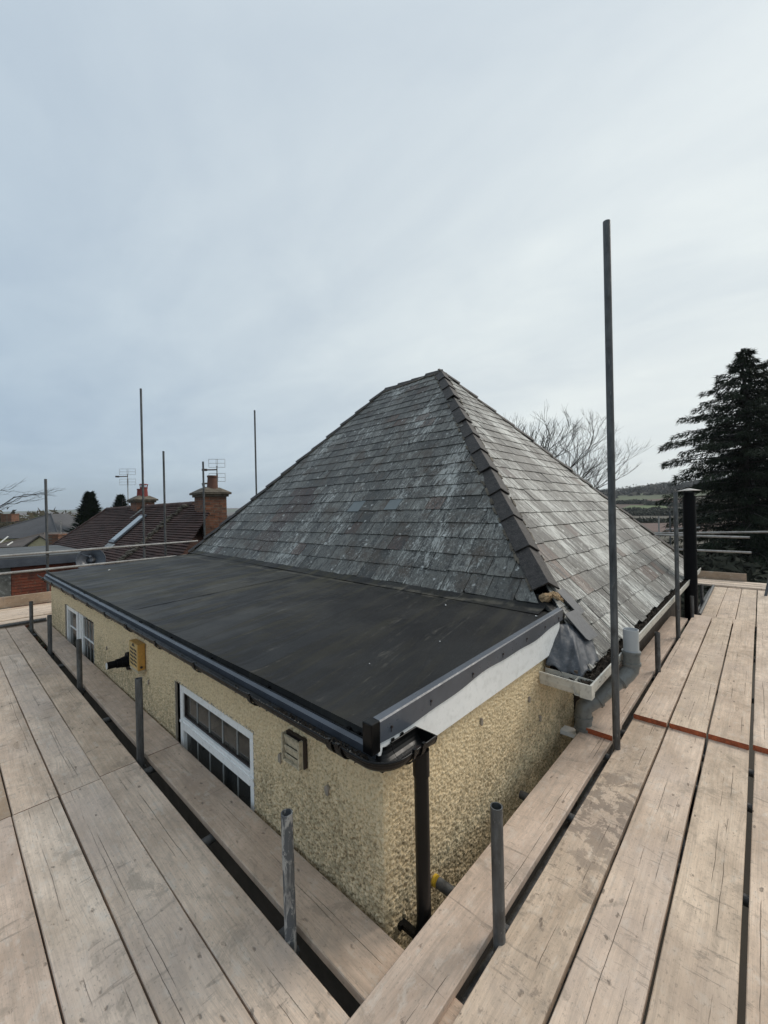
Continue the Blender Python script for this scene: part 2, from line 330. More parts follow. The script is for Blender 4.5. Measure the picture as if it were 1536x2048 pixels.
def mk_slate(name, axis, white, tilt=0.):
    """slate: axis = world component that runs across the roof face; streaks run down the slope"""
    m, q = mat(name); pos = q.n('ShaderNodeNewGeometry').outputs['Position']; px, py, pz = q.sep(pos)
    lat = py if axis == 'Y' else px
    tint = q.n('ShaderNodeAttribute', attribute_name='tint').outputs['Fac']; kind = q.n('ShaderNodeAttribute', attribute_name='hue').outputs['Fac']
    jit = q.math('MULTIPLY', tint, 7.0)
    s1 = q.noise(q.xyz(q.math('MULTIPLY', lat, 16), q.math('MULTIPLY', pz, 5.5 if axis == 'Y' else 2.8), jit), 1.0, 7, .72, .9)
    s2 = q.noise(q.xyz(q.math('MULTIPLY', lat, 50), q.math('MULTIPLY', pz, 14.0 if axis == 'Y' else 7.0), jit), 1.0, 6, .75, .8)
    big = q.noise(q.xyz(q.math('MULTIPLY', lat, 1.5), q.math('MULTIPLY', pz, .8), 2.0), 1.0, 4, .6); lich = q.noise(pos, 26, 5, .65, .6); spot = q.vor(q.vmath('ADD', pos, q.vmath('SCALE', q.noise(pos, 14, 3, .6, 0, 1), None, .10)), 5.5)
    c = q.mix(tint, (.052, .050, .043), (.235, .228, .200))
    c = q.mix(q.mr(kind, .45, .55, 0, 1), c, q.mix(tint, (.058, .036, .030), (.19, .125, .090)))
    c = q.mix(q.mr(s1, .50, .40, 0, .92), c, (.022, .021, .019)); c = q.mix(q.mr(s2, .47, .38, 0, .6), c, (.03, .03, .028))
    wk = q.math('ADD', q.math('MULTIPLY', s1, .55), q.math('MULTIPLY', s2, .45))
    wk = q.math('ADD', wk, q.math('MULTIPLY', q.math('SUBTRACT', big, .5), .62))
    wm = q.mr(wk, .555 - white, .62 - white*.7, 0, 1)
    ok = q.mr(kind, .45, .55, 1, .25)
    c = q.mix(q.math('MULTIPLY', q.math('MULTIPLY', wm, .88 if white > .02 else .62), ok), c, (.60, .60, .555))
    c = q.mix(q.math('MULTIPLY', q.math('MULTIPLY', q.mr(lich, .60, .66, 0, 1), q.mr(big, .42, .58, .1, 1)), .75), c, (.50, .50, .46))
    c = q.mix(q.math('MULTIPLY', q.mr(spot, .16, .08, 0, 1), q.mr(lich, .40, .48, 0, .9)), c, (.62, .62, .58))
    c = q.mix(q.math('MULTIPLY', q.mr(q.noise(pos, 60, 4, .7), .56, .64, 0, .7), 1.), c, (.03, .03, .028))
    c = q.mix(q.mr(q.noise(pos, 2.6, 6, .7), .50, .64, 0, .85 if axis == 'Y' else .3), c, (.072, .053, .037)); pat = q.noise(pos, 7.5, 6, .72, .8); c = q.mix(q.math('MULTIPLY', q.mr(pat, .60, .66, 0, .7), q.mr(lich, .42, .56, .2, 1)), c, (.44, .44, .40)); c = q.mix(q.mr(pat, .42, .34, 0, .7), c, (.026, .025, .022)); c = q.mix(q.math('MULTIPLY', q.mr(q.noise(pos, 38, 5, .75), .57, .63, 0, .6), q.mr(big, .38, .55, .25, 1)), c, (.48, .48, .44)); brand = q.mr(kind, .94, .96, 0, 1); c = q.mix(brand, c, (.165, .185, .185))
    h = q.math('ADD', q.math('MULTIPLY', s2, .5), lich)
    finish(q, c, q.mr(s1, .3, .7, .44, .68), 0, h, .004, 1., .5); return m
M['slate_a'] = mk_slate('slate_left_face', 'Y', .005); M['slate_b'] = mk_slate('slate_right_face', 'X', .062)
M['hip'] = simple('angled_hip_tile', (.034, .028, .026), .7, var=.6, vs=16, dirt=(.13, .12, .10), dirt_amt=.5, bump=.012)
M['underlay'] = simple('underlay', (.012, .012, .012), .95)

def mk_brick(name, c1, c2, mort, sx=1., axis='X'):
    m, q = mat(name); pos = q.n('ShaderNodeNewGeometry').outputs['Position']; px, py, pz = q.sep(pos)
    a = q.math('ADD', px, py)
    b = q.n('ShaderNodeTexBrick', offset=.5); q.put(b, 'Vector', q.xyz(a, pz, 0)); q.put(b, 'Scale', 1.0); q.put(b, 'Brick Width', .225*sx); q.put(b, 'Row Height', .075*sx); q.put(b, 'Mortar Size', .006); q.put(b, 'Bias', 0.)
    q.put(b, 'Color1', c4(c1)); q.put(b, 'Color2', c4(c2)); q.put(b, 'Mortar', c4(mort))
    n = q.noise(pos, 6, 5, .65); c = q.mix(q.mr(n, .45, .7, 0, .6), b.outputs[0], (.05, .04, .035)); c = q.mix(q.mr(q.noise(pos, 14, 4, .6), .6, .7, 0, .5), c, (.35, .24, .15))
    finish(q, c, .9, 0, b.outputs['Fac'], .006, -1.); return m
M['brick_old'] = mk_brick('weathered_brick', (.25, .095, .048), (.12, .060, .040), (.17, .14, .105)); M['brick_red'] = mk_brick('red_brick', (.30, .085, .045), (.21, .06, .035), (.15, .08, .055), 1.3)
M['tile_brown'] = simple('brown_clay_tile', (.060, .027, .020), .85, var=.5, vs=3, dirt=(.08, .065, .05), dirt_amt=.35, bump=.01)
M['tile_grey'] = simple('grey_concrete_tile', (.085, .083, .086), .8, var=.15, vs=.8)
M['tile_greybrown'] = simple('greybrown_tile', (.085, .072, .064), .85, var=.3, vs=2)
M['pot_red'] = simple('red_chimney_pot', (.22, .030, .022), .7, var=.25, vs=8, dirt=(.06, .03, .025))
M['pot_brown'] = simple('brown_chimney_pot', (.13, .06, .04), .8, var=.3, vs=8)
M['cap_mortar'] = simple('mossy_cement_cap', (.12, .10, .075), .95, var=.5, vs=7, bump=.02)
M['skylight'] = simple('skylight_glass', (.30, .34, .36), .08, spec=1.)
M['cream_wall'] = simple('cream_wall', (.44, .38, .24), .9, var=.1)
M['white_trim'] = simple('white_trim', (.62, .62, .6), .5)
M['felt_far'] = simple('grey_felt', (.095, .10, .10), .8, var=.3, vs=1.4)
M['old_render'] = simple('streaked_old_render', (.19, .19, .17), .9, var=.5, vs=2.5, dirt=(.40, .41, .39), dirt_amt=.6)
M['bark'] = simple('bark', (.055, .048, .040), .95, var=.4, vs=6, bump=.01)
M['bark_pale'] = simple('bare_twig', (.075, .062, .050), .95, var=.3, vs=6)
def leafmat(name, a, b, sc=1.2):
    m, q = mat(name); pos = q.n('ShaderNodeNewGeometry').outputs['Position']; rnd = q.n('ShaderNodeNewGeometry').outputs['Random Per Island']
    c = q.mix(q.math('ADD', q.math('MULTIPLY', rnd, .6), q.math('MULTIPLY', q.noise(pos, sc, 3, .5), .4)), a, b); finish(q, c, .8, spec=.2); return m
M['cedar'] = leafmat('cedar_needles', (.007, .011, .006), (.030, .042, .020)); M['conifer'] = leafmat('conifer_foliage', (.008, .018, .009), (.034, .054, .022))
M['scrub'] = leafmat('winter_scrub', (.040, .033, .022), (.085, .072, .042), .2); M['wood_far'] = leafmat('far_winter_wood', (.034, .032, .027), (.062, .056, .044), .02)
M['olive'] = leafmat('olive_scrub', (.050, .052, .022), (.095, .092, .040), .2); M['hedge'] = leafmat('hedge', (.022, .024, .016), (.055, .055, .036), .1)
def mk_ground():
    m, q = mat('countryside'); pos = q.n('ShaderNodeNewGeometry').outputs['Position']
    v = q.vor(q.mapv(pos, (1, 1, 0)), .0065, rnd=1.0, out=1); n = q.noise(pos, .05, 6, .6); n2 = q.noise(pos, .6, 4, .6)
    r_ = q.sep(v)[0]
    c = q.mix(q.mr(r_, .55, .62), (.095, .082, .060), (.085, .105, .045)); c = q.mix(q.mr(r_, .28, .24), c, (.105, .060, .045)); c = q.mix(q.mr(n, .45, .65, 0, .6), c, (.060, .056, .038)); c = q.mix(q.mr(n2, .4, .7, 0, .3), c, (.12, .11, .08))
    near = q.mr(q.vmath('DOT_PRODUCT', pos, pos), 900., 300., 0, 1); c = q.mix(near, c, (.055, .045, .033))
    finish(q, c, .95, 0, n2, .05); return m
M['ground'] = mk_ground()
M['field_green'] = simple('field_green', (.085, .115, .040), .95, var=.25, vs=.05)
M['field_brown'] = simple('field_brown', (.115, .070, .055), .95, var=.25, vs=.08)

# ---------------------------------------------------------------- the land
GZ = -5.2
def azr(x, y): return math.atan2(y, x)
def terrain(x, y):
    r = math.hypot(x, y); a = math.degrees(math.atan2(y, x)) - 42.56    # angle left of view axis
    if a < -180: a += 360
    z = GZ
    n = mn.noise(Vector((x*.0016, y*.0016, 3.1))); n2 = mn.noise(Vector((x*.006, y*.006, 1.7)))
    t = min(max((r - 160)/520, 0), 1); t = t*t*(3 - 2*t)
    right = min(max((8 - a)/22, 0), 1) * min(max((a + 75)/12, 0), 1)
    z += right*t*(22 + 9*n + 3.0*n2)
    if r > 160: z += right*t*min(max((-a - 27)/14, 0), 1)*11
    t2 = min(max((r - 250)/700, 0), 1); left = min(max((a - 12)/14, 0), 1)
    z -= left*math.sin(min(t2, 1)*math.pi)*9
    t3 = min(max((r - 1500)/1100, 0), 1); t3 = t3*t3*(3 - 2*t3)
    z += t3*(44 + 26*n)*(1 - .55*right)
    if r > 3000: z -= (r - 3000)*.02
    return z
def make_ground():
    mb = MB(); radii = [0, 12, 30, 60, 100, 160]; r = 160
    while r < 3200: r *= 1.06; radii.append(r)
    radii += [4000, 6500, 10000]
    na = 240; vs = []; fs = []
    for r in radii:
        for i in range(na):
            t = 2*math.pi*i/na; x = r*math.cos(t); y = r*math.sin(t); vs.append((x, y, terrain(x, y)))
    for j in range(len(radii) - 1):
        for i in range(na): fs.append((j*na + i, j*na + (i + 1) % na, (j + 1)*na + (i + 1) % na, (j + 1)*na + i))
    mb.add(vs, fs, 0, True); o = mb.build('ground', M['ground'], fix=False); tag(o, kind='structure')
make_ground()
def pray(x, y):
    a = x - 768; b = 1024 - y; c, s = math.cos(ROLL), math.sin(ROLL); r = a*c + b*s; u = -a*s + b*c
    return Vector((820*fw.x + r*rt.x, 820*fw.y + r*rt.y, u))/820
# ---- far vegetation masses
def clump_mass(name, centres, m, label, cat='woodland', face=1.0, dens=60):
    mb = MB(); rnd = random.Random(hash(name) % 1000 if False else len(name)*7 + len(centres))
    for (c, rx, rz) in centres:
        for k in range(dens):
            u = rnd.uniform(-1, 1); t = rnd.uniform(0, 2*math.pi); q_ = math.sqrt(1 - u*u)*rnd.uniform(.55, 1.0)
            p = Vector((c[0] + rx*q_*math.cos(t), c[1] + rx*q_*math.sin(t), c[2] + rz*(u*.5 + .5)*rnd.uniform(.6, 1.05)))
            s_ = face*rnd.uniform(.5, 1.2); e1 = Vector((rnd.gauss(0, 1), rnd.gauss(0, 1), rnd.gauss(0, .7))).normalized()*s_; e2 = e1.orthogonal().normalized()*s_*rnd.uniform(.4, .9)
            mb.add([p - e1, p + e2, p + e1*.9], [(0, 1, 2)])
    o = mb.build(name, m, fix=False); tag(o, label, None, None, 'stuff'); return o
rn = random.Random(11)
def band(a0, a1, r0, r1, n, sx, sz):
    out = []
    for _ in range(n):
        a = R(42.56 + rn.uniform(a0, a1)); r = rn.uniform(r0, r1); x = r*math.cos(a); y = r*math.sin(a); k = rn.uniform(.6, 1.3)
        out.append(((x, y, terrain(x, y) - .5), sx*k, sz*k))
    return out
clump_mass('winter_woodland', band(28, 52, 110, 190, 110, 5, 6.5), M['scrub'], 'brown leafless scrub woodland behind the rooftops', face=1.0, dens=150)
clump_mass('olive_thicket', band(33.5, 41, 85, 105, 26, 4, 5.2), M['olive'], 'yellow green thicket beyond the small brick chimney', face=.7, dens=150)
clump_mass('distant_wood', band(-46, 52, 420, 900, 520, 14, 8), M['wood_far'], 'far brown winter woodland on the rolling hills', face=4.2, dens=45)
clump_mass('hilltop_wood', band(-42, -24, 640, 780, 200, 11, 10), M['hedge'], 'dark line of trees along the hilltop right of the roof', face=3.0, dens=60)
clump_mass('evergreen_shrubs', [((x, y, GZ - .3), rn.uniform(1.2, 2.4), rn.uniform(1.6, 3.4)) for x, y in [(rn.uniform(19, 42), rn.uniform(-9, 7)) for _ in range(60)]], M['hedge'], 'dark shrubs below the cedars beyond the flue', face=.35, dens=260)
clump_mass('garden_hedge', [((-1.5 + .3*k, 12.6 + .2*math.sin(k), GZ), .45, 2.75) for k in range(18)], M['hedge'], 'added dark leaf screen below the far end platform, darkening the board gap', cat='hedge', face=.10, dens=900)  # added leaf mass; hides the brick behind so the board gap reads dark
def hedge(p0, p1, n, rx, rz):
    out = []
    for i in range(n):
        t = i/(n - 1); x = p0[0]*(1 - t) + p1[0]*t + rn.uniform(-1, 1); y = p0[1]*(1 - t) + p1[1]*t + rn.uniform(-1, 1); out.append(((x, y, terrain(x, y) - .3), rx, rz*rn.uniform(.6, 1.3)))
    return out
def onland(px, py, dmin=60, dmax=1500):
    dr = pray(px, py); D = dmin
    while D < dmax:
        p = dr*D
        if p.z <= terrain(p.x, p.y): return p
        D *= 1.01
    return dr*dmax
hs = []
for (a, b) in (((1215, 1031), (1420, 1031)), ((1215, 1022), (1380, 1026)), ((1215, 1046), (1420, 1045)), ((1300, 1011), (1440, 1016)), ((1220, 1008), (1300, 1008)), ((1290, 1028), (1345, 1031))):
    p, q_ = onland(*a), onland(*b); hs += hedge(p, q_, 46, p.length*.011, p.length*.0072)
clump_mass('field_hedges', hs, M['hedge'], 'dark hedgerows between the fields right of the roof', face=1.5, dens=50)
def field(pts, m, name, label):
    mb = MB(); P = [onland(*p) for p in pts]; n = 10; vs = []; fs = []
    for i in range(n + 1):
        for j in range(n + 1):
            p = (P[0].lerp(P[1], j/n)).lerp(P[3].lerp(P[2], j/n), i/n); vs.append((p.x, p.y, terrain(p.x, p.y) + .45))
    for i in range(n):
        for j in range(n): fs.append((i*(n + 1) + j, i*(n + 1) + j + 1, (i + 1)*(n + 1) + j + 1, (i + 1)*(n + 1) + j))
    mb.add(vs, fs); o = mb.build(name, m, fix=True); tag(o, label, kind='structure')
field([(1235, 1021), (1345, 1021), (1330, 1013), (1262, 1012)], M['field_green'], 'green_field', 'green pasture on the hillside')
field([(1200, 1068), (1420, 1070), (1420, 1052), (1200, 1051)], M['field_brown'], 'brown_field', 'bare reddish brown field')

# ---------------------------------------------------------------- house
house = empty('house', (1.255, 1.19, GZ)); tag(house, 'cream rendered house with a hipped slate roof and black flat roofed extension', 'house')
def part(mb, name, m, parent=house, **k):
    o = mb.build(name, m, None, **k); o.parent = parent
    o.matrix_parent_inverse = Matrix.Translation(parent_loc(parent)).inverted() if parent else Matrix()
    return o
def parent_loc(o):
    v = Vector((0, 0, 0)); v += o.location if not o.parent else Vector((0, 0, 0))
    return o.location if o.parent is None else Vector((0, 0, 0))
XW, YW, YE = 1.255, 1.19, 8.64
WT = -1.03    # top of the render
# rough rendered wall with real relief; windows cut out
wins = [(2.245, 3.42, -2.10, -1.30), (5.93, 7.55, -2.10, -1.262)]      # (y0,y1,z0,z1) on the left wall
def relief(a, b):
    h = 0
    wx = .35*mn.noise(Vector((a*30, b*30, 9)))
    for s_, w in ((88, .6), (175, .45)):
        h += w*mn.noise(Vector(((a + b*.35)*s_*.85 + wx, (b - a*.35)*s_*1.1 - wx, 4.2)))
    return min(max(.5 + h*1.0, 0), 1)
def wall_mesh(name, a0, a1, z0, z1, fn, holes=(), da=lambda a: .007):
    As = [a0]
    while As[-1] < a1: As.append(As[-1] + da(As[-1]))
    As[-1] = a1; As = sorted(set(As + [h for w in holes for h in w[:2]])); Zs = list(np.arange(z1, z0, -.0055)) + [z0]
    Zs = sorted(set([float(z) for z in Zs] + [w[3] for w in holes]), reverse=True)
    mb = MB(); vs = []; rel = []; nz = len(Zs); keep = set()
    for a in As:
        for z_ in Zs:
            h = relief(a, z_); onedge = abs(a - a0) < 1e-4 or any((abs(a - w[0]) < 1e-4 or abs(a - w[1]) < 1e-4) and z_ <= w[3] + 1e-4 or (abs(z_ - w[3]) < 1e-4 and w[0] - 1e-4 <= a <= w[1] + 1e-4) for w in holes)
            vs.append(fn(a, z_, (0 if onedge else (h - .35)*.0135))); rel.append(h)
    fs = []
    for i in range(len(As) - 1):
        am = (As[i] + As[i + 1])/2
        for j in range(nz - 1):
            zm = (Zs[j] + Zs[j + 1])/2
            if any(w[0] < am < w[1] and w[2] < zm < w[3] for w in holes): continue
            fs.append((i*nz + j, i*nz + j + 1, (i + 1)*nz + j + 1, (i + 1)*nz + j))
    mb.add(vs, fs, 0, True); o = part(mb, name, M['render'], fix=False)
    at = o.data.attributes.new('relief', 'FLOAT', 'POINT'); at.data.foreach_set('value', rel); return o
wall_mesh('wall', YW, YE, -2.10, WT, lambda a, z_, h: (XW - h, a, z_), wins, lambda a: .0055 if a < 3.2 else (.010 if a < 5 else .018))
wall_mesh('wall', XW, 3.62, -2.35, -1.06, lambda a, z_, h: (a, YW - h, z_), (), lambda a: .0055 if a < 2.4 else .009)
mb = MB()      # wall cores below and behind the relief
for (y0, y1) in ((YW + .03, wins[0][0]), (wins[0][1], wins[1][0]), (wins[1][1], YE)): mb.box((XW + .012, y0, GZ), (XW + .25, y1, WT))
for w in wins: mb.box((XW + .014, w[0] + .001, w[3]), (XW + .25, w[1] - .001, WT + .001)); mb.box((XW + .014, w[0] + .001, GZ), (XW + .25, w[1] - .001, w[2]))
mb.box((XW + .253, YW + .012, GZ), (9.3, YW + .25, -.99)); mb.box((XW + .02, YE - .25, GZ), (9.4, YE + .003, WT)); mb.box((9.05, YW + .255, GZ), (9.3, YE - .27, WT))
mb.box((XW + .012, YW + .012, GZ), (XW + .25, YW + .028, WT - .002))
part(mb, 'wall_core', simple('shade_browned_core', (.07, .055, .042), .95, var=.35, vs=5))  # dark brown colour stands in for the shade below the boards
mb = MB(); mb.box((3.66, 1.10, GZ), (9.2, YW + .01, -1.14)); part(mb, 'wall', M['timber_dark'])
# bare patches where brackets were
for k, (x, y, z_) in enumerate(((None, 1.95, -1.33), (None, 1.55, -1.33), (None, 4.02, -1.47), (None, 5.35, -1.45), (1.5, None, -1.17), (2.07, None, -1.2), (2.72, None, -1.3), (2.9, None, -1.5), (3.02, None, -1.27))):
    mb = MB(); n = 9; pts = []
    for i in range(n):
        t = 2*math.pi*i/n; r1, r2 = (.017*random.uniform(.7, 1.2), .030*random.uniform(.7, 1.2)) if k < 2 else (.011, .022)
        pts.append((XW - .0135, y + r1*math.cos(t), z_ + r2*math.sin(t)) if x is None else (x + r1*math.cos(t), YW - .0135, z_ + r2*math.sin(t)))
    mb.prism(pts, (.012, 0, 0) if x is None else (0, .012, 0)); part(mb, 'wall_patch', M['mortar'] if k > 7 else M['repaired'])

# flat roof plane
def fz(x, y): return -.948 + .046*(x - 1.225) + .0051*(y - 1.2)
mb = MB(); vs = []; fs = []; NX, NY = 40, 90
for i in range(NX + 1):
    for j in range(NY + 1):
        x = 1.235 + (3.95 - 1.235)*i/NX; y = 1.20 + (8.80 - 1.20)*j/NY
        z_ = fz(x, y) + .006*mn.noise(Vector((x*1.3, y*1.1, 0))) + .0016*mn.noise(Vector((x*6, y*6, 2)))
        if x < 1.32: z_ += .012*(1.32 - x)/.085          # welted kerb along the eaves
        vs.append((x, y, z_))
for i in range(NX):
    for j in range(NY): fs.append((i*(NY + 1) + j, (i + 1)*(NY + 1) + j, (i + 1)*(NY + 1) + j + 1, i*(NY + 1) + j + 1))
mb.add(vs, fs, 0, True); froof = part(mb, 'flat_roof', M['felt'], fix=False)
mb = MB()          # deck edge faces below the membrane
mb.add([(1.235, 1.2, fz(1.235, 1.2) + .012), (1.235, 8.8, fz(1.235, 8.8) + .012), (1.228, 8.8, fz(1.2, 8.8) - .045), (1.228, 1.2, fz(1.2, 1.2) - .045)], [(0, 1, 2, 3)])
mb.add([(1.235, 8.8, fz(1.235, 8.8)), (3.95, 8.8, fz(3.95, 8.8)), (3.95, 8.8, -1.03), (1.235, 8.8, -1.03)], [(0, 1, 2, 3)])
mb.box((1.26, 1.2, -1.035), (3.6, 8.78, -1.028)); part(mb, 'roof_edge', M['felt'])
for y in (4.6,):       # lapped membrane seams
    mb = MB(); vs = []
    for i in range(21):
        x = 1.32 + 2.35*i/20; zz = fz(x, y) + .0032 + .004*mn.noise(Vector((x*1.3, y*1.1, 0))); o_ = .01*mn.noise(Vector((x*2, y, 5)))
        vs += [(x, y + o_, zz), (x, y + .035 + o_, zz + .001)]
    mb.add(vs, [(2*i, 2*i + 2, 2*i + 3, 2*i + 1) for i in range(20)]); part(mb, 'seam', M['felt'], froof)
# drip trim along the eaves: sloping strip in joined lengths
ys = [1.17, 2.9, 4.55, 6.4, 8.82]
for a, b in zip(ys[:-1], ys[1:]):
    za, zb = fz(1.2, a), fz(1.2, b); mb = MB(); pr = [(0, -.018), (-.028, -.030), (-.032, -.026), (-.032, -.058), (-.026, -.058), (-.022, -.036), (.002, -.05)]
    mb.add([(1.226 + p, a + .003, za + q_) for p, q_ in pr] + [(1.226 + p, b - .003, zb + q_) for p, q_ in pr], [(i, (i + 1) % 7, 7 + (i + 1) % 7, 7 + i) for i in range(7)] + [tuple(range(7))[::-1], tuple(range(7, 14))])
    part(mb, 'drip_trim', M['trim_grey'])
mb = MB(); mb.box((1.224, 1.16, -1.075), (1.246, 8.66, -.985)); part(mb, 'fascia_board', M['black_plastic'])
# verge trim over the right wall, in three lengths with a wavy lower edge
vx0, vx1 = 1.15, 3.29
def vtop(x): return -.848 + .0235*(x - 1.15)*1.35
mb = MB(); n = 30; vs = []
for i in range(n + 1):
    x = vx0 + .052 + (vx1 - vx0 - .052)*i/n; zt = vtop(x); zl = zt - .093 - .010*math.sin(x*5.2) + .004*math.sin(x*13)
    vs += [(x, 1.150, zl), (x, 1.147, zt - .006), (x, 1.153, zt), (x, 1.187, zt + .002), (x, 1.193, zt - .004), (x, 1.215, fz(x, 1.2) + .008), (x, 1.155, zl)]
m7 = 7
mb.add(vs, [(i*m7 + j, i*m7 + (j + 1) % m7, (i + 1)*m7 + (j + 1) % m7, (i + 1)*m7 + j) for i in range(n) for j in range(m7)] + [tuple(range(7))[::-1], tuple(range(n*7, n*7 + 7))])
vt = part(mb, 'verge_trim', M['trim_grey'], fix=True)
mb = MB(); mb.box((1.148, 1.143, -.968), (1.198, 1.197, -.842)); cap = part(mb, 'corner_cap', M['black_plastic'], bevel=.004)
for x in (1.27, 1.55, 1.93, 2.28, 2.62, 2.93, 3.2):
    mb = MB(); z_ = vtop(x) - .052; mb.tube((x, 1.148, z_), (x, 1.1425, z_), .0055, n=10); mb.box((x - .0012, 1.1472, z_ - .022), (x + .0012, 1.1495, z_)); part(mb, 'fixing_screw', M['alarm_dark'], vt)
# white barge board
mb = MB(); vs = []
for i in range(13):
    x = 1.20 + (3.245 - 1.20)*i/12; zt = vtop(x) - .02; zb_ = -1.077 + .085*max(0, (1.42 - x)/.22); vs += [(x, 1.158, zt), (x, 1.158, zb_), (x, 1.178, zb_), (x, 1.178, zt)]
mb.add(vs, [(i*4 + j, i*4 + (j + 1) % 4, (i + 1)*4 + (j + 1) % 4, (i + 1)*4 + j) for i in range(12) for j in range(4)] + [(3, 2, 1, 0), (48, 49, 50, 51)])
part(mb, 'barge_board', M['white_upvc'])
mb = MB(); mb.add([(3.245, 1.158, -.81), (3.245, 1.158, -1.077), (3.30, 1.165, -1.02), (3.31, 1.165, -.80)], [(0, 1, 2, 3)]); 
# ---- black half round gutter, left side and return
gut = empty('gutter', (0, 0, 0)); gut.parent = house; gut.matrix_parent_inverse = Matrix.Translation(house.location).inverted()
tag(gut, 'black half round gutter with union clips')
def gpart(mb, name, m, parent=gut, **k):
    o = mb.build(name, m, None, **k); o.parent = parent; return o
def gz(y): return -.968 + .0010*(y - 1.2)*4.0          # lip height along the eaves
RG = .056; GX = 1.167
def half(R_, cx, cz, t0=0, t1=180, n=12): return [(cx + R_*math.cos(R(180 + t0 + (t1 - t0)*i/n)), cz + R_*math.sin(R(180 + t0 + (t1 - t0)*i/n))) for i in range(n + 1)]
def gutter_run(p0, p1, side, name='gutter_length'):
    pr = half(RG, 0, 0) + half(RG - .0035, 0, 0)[::-1]; mb = MB(); mb.sweep(pr, p0, p1, side, smooth=False, n=8)
    # rolled outer lips
    s_ = Vector(side)
    for sg in (-1, 1): mb.tube(Vector(p0) + s_*sg*RG, Vector(p1) + s_*sg*RG, .0045, n=6)
    o = gpart(mb, name, M['black_plastic']); return o
ext = [1.235, 3.0, 5.1, 7.2, 8.9]
for a, b in zip(ext[:-1], ext[1:]): gutter_run((GX, a + .002, gz(a)), (GX, b - .002, gz(b)), (1, 0, 0))
def clip(p, along, side, w=.018, R2=.064):
    pr = half(R2, 0, 0, -8, 188) + half(R2 - .005, 0, 0, -8, 188)[::-1]; mb = MB(); p = Vector(p); a = Vector(along); mb.sweep(pr, p - a*w, p + a*w, side)
    for sg in (-1, 1): mb.obox(p + Vector(side)*sg*(R2 - .004) + Vector((0, 0, .010)), a*.008, Vector(side)*.006, (0, 0, .006))
    gpart(mb, 'union_clip', M['black_plastic'])
for y in (1.30, 1.36, 2.02, 2.72, 3.42, 4.12, 4.16, 4.82, 5.5, 6.2, 6.24, 6.9, 7.6, 8.3): clip((GX, y, gz(y) - .002), (0, 1, 0), (1, 0, 0))
# corner piece swept through a quarter turn, centre near the wall corner
CY = 1.097
mb = MB(); prof = half(RG, 0, 0) + half(RG - .0035, 0, 0)[::-1]; m = len(prof); vs = []; ns = 14; zc = gz(1.2); cc = Vector((GX + .07, 1.235, zc)); rr = .07
ctr = Vector((GX + .075, CY + .075, zc)); pts = [Vector((GX, 1.235, zc))]; sides = [Vector((1, 0, 0))]
for i in range(ns + 1):
    t = R(180 + 90*i/ns); pts.append(ctr + Vector((.075*math.cos(t), .075*math.sin(t), 0))); sides.append(-Vector((math.cos(t), math.sin(t), 0)))
pts.append(Vector((1.27, CY, zc))); sides.append(Vector((0, 1, 0)))
for p, s_ in zip(pts, sides): vs += [p + s_*a + Vector((0, 0, b)) for a, b in prof]
mb.add(vs, [(j*m + i, j*m + (i + 1) % m, (j + 1)*m + (i + 1) % m, (j + 1)*m + i) for j in range(len(pts) - 1) for i in range(m)], 0, False)
mb.path([p - s_*RG for p, s_ in zip(pts, sides)], .005, 6); gpart(mb, 'gutter_corner', M['black_plastic'])
gutter_run((1.272, CY, zc), (1.44, CY, zc), (0, 1, 0))
mb = MB(); pr = half(.058, 0, 0); mb.add([(1.440, CY + a, zc + b) for a, b in pr] + [(1.446, CY + a, zc + b) for a, b in pr], [tuple(range(13)), tuple(range(25, 12, -1))] + [(i, i + 1, 14 + i, 13 + i) for i in range(12)] + [(12, 0, 13, 25)])
gpart(mb, 'stop_end', M['black_plastic'])
clip((1.285, CY, zc - .002), (1, 0, 0), (0, 1, 0), .007); clip((1.345, CY, zc - .002), (1, 0, 0), (0, 1, 0), .012)
DX = 1.388
mb = MB(); mb.tube((DX, CY - .010, zc - .050), (DX, CY - .010, zc - .16), .036, n=24); mb.tube((DX, CY - .010, zc - .049), (DX, CY - .010, zc - .0485), .026, n=20, mi=1); gpart(mb, 'outlet', [M['black_plastic'], M['alarm_dark']])
mb = MB(); mb.tube((DX, CY - .010, zc - .16), (DX, CY - .010, GZ), .0315, n=28); dp = part(mb, 'downpipe', M['black_plastic']); tag(dp, 'black round downpipe at the corner of the extension')
for z_ in (-1.80, -3.4):
    mb = MB(); mb.tube((DX, CY - .01, z_ - .02), (DX, CY - .01, z_ + .02), .036, n=24); mb.box((DX - .05, CY + .005, z_ - .010), (DX - .02, YW - .005, z_ + .010)); mb.box((DX - .06, YW - .02, z_ - .012), (DX - .04, YW - .005, z_ + .012)); part(mb, 'pipe_bracket', M['black_plastic'], dp) if False else gpart(mb, 'pipe_bracket', M['black_plastic'])
# leaf litter in the gutter
def litter(name, fn, n, m, parent, smin=.003, smax=.012, seed=3):
    r_ = random.Random(seed); mb = MB()
    for _ in range(n):
        p = Vector(fn(r_)); a = Vector((r_.gauss(0, 1), r_.gauss(0, 1), r_.gauss(0, .5))).normalized()*r_.uniform(smin, smax); b = a.orthogonal().normalized()*r_.uniform(smin, smax)*.6; c = a.cross(b).normalized()*r_.uniform(.001, .005)
        mb.add([p - a, p + b, p + a, p - b, p + c], [(0, 1, 4), (1, 2, 4), (2, 3, 4), (3, 0, 4), (3, 2, 1, 0)])
    o = mb.build(name, m, None, fix=False); o.parent = parent; o['kind'] = 'stuff'; return o
litter('gutter_silt', lambda r_: (GX + r_.uniform(-.035, .02), r_.choice([r_.uniform(1.2, 1.9), r_.uniform(1.2, 8.8)]), gz(2) - .045 + r_.uniform(0, .006)), 900, M['debris'], gut)
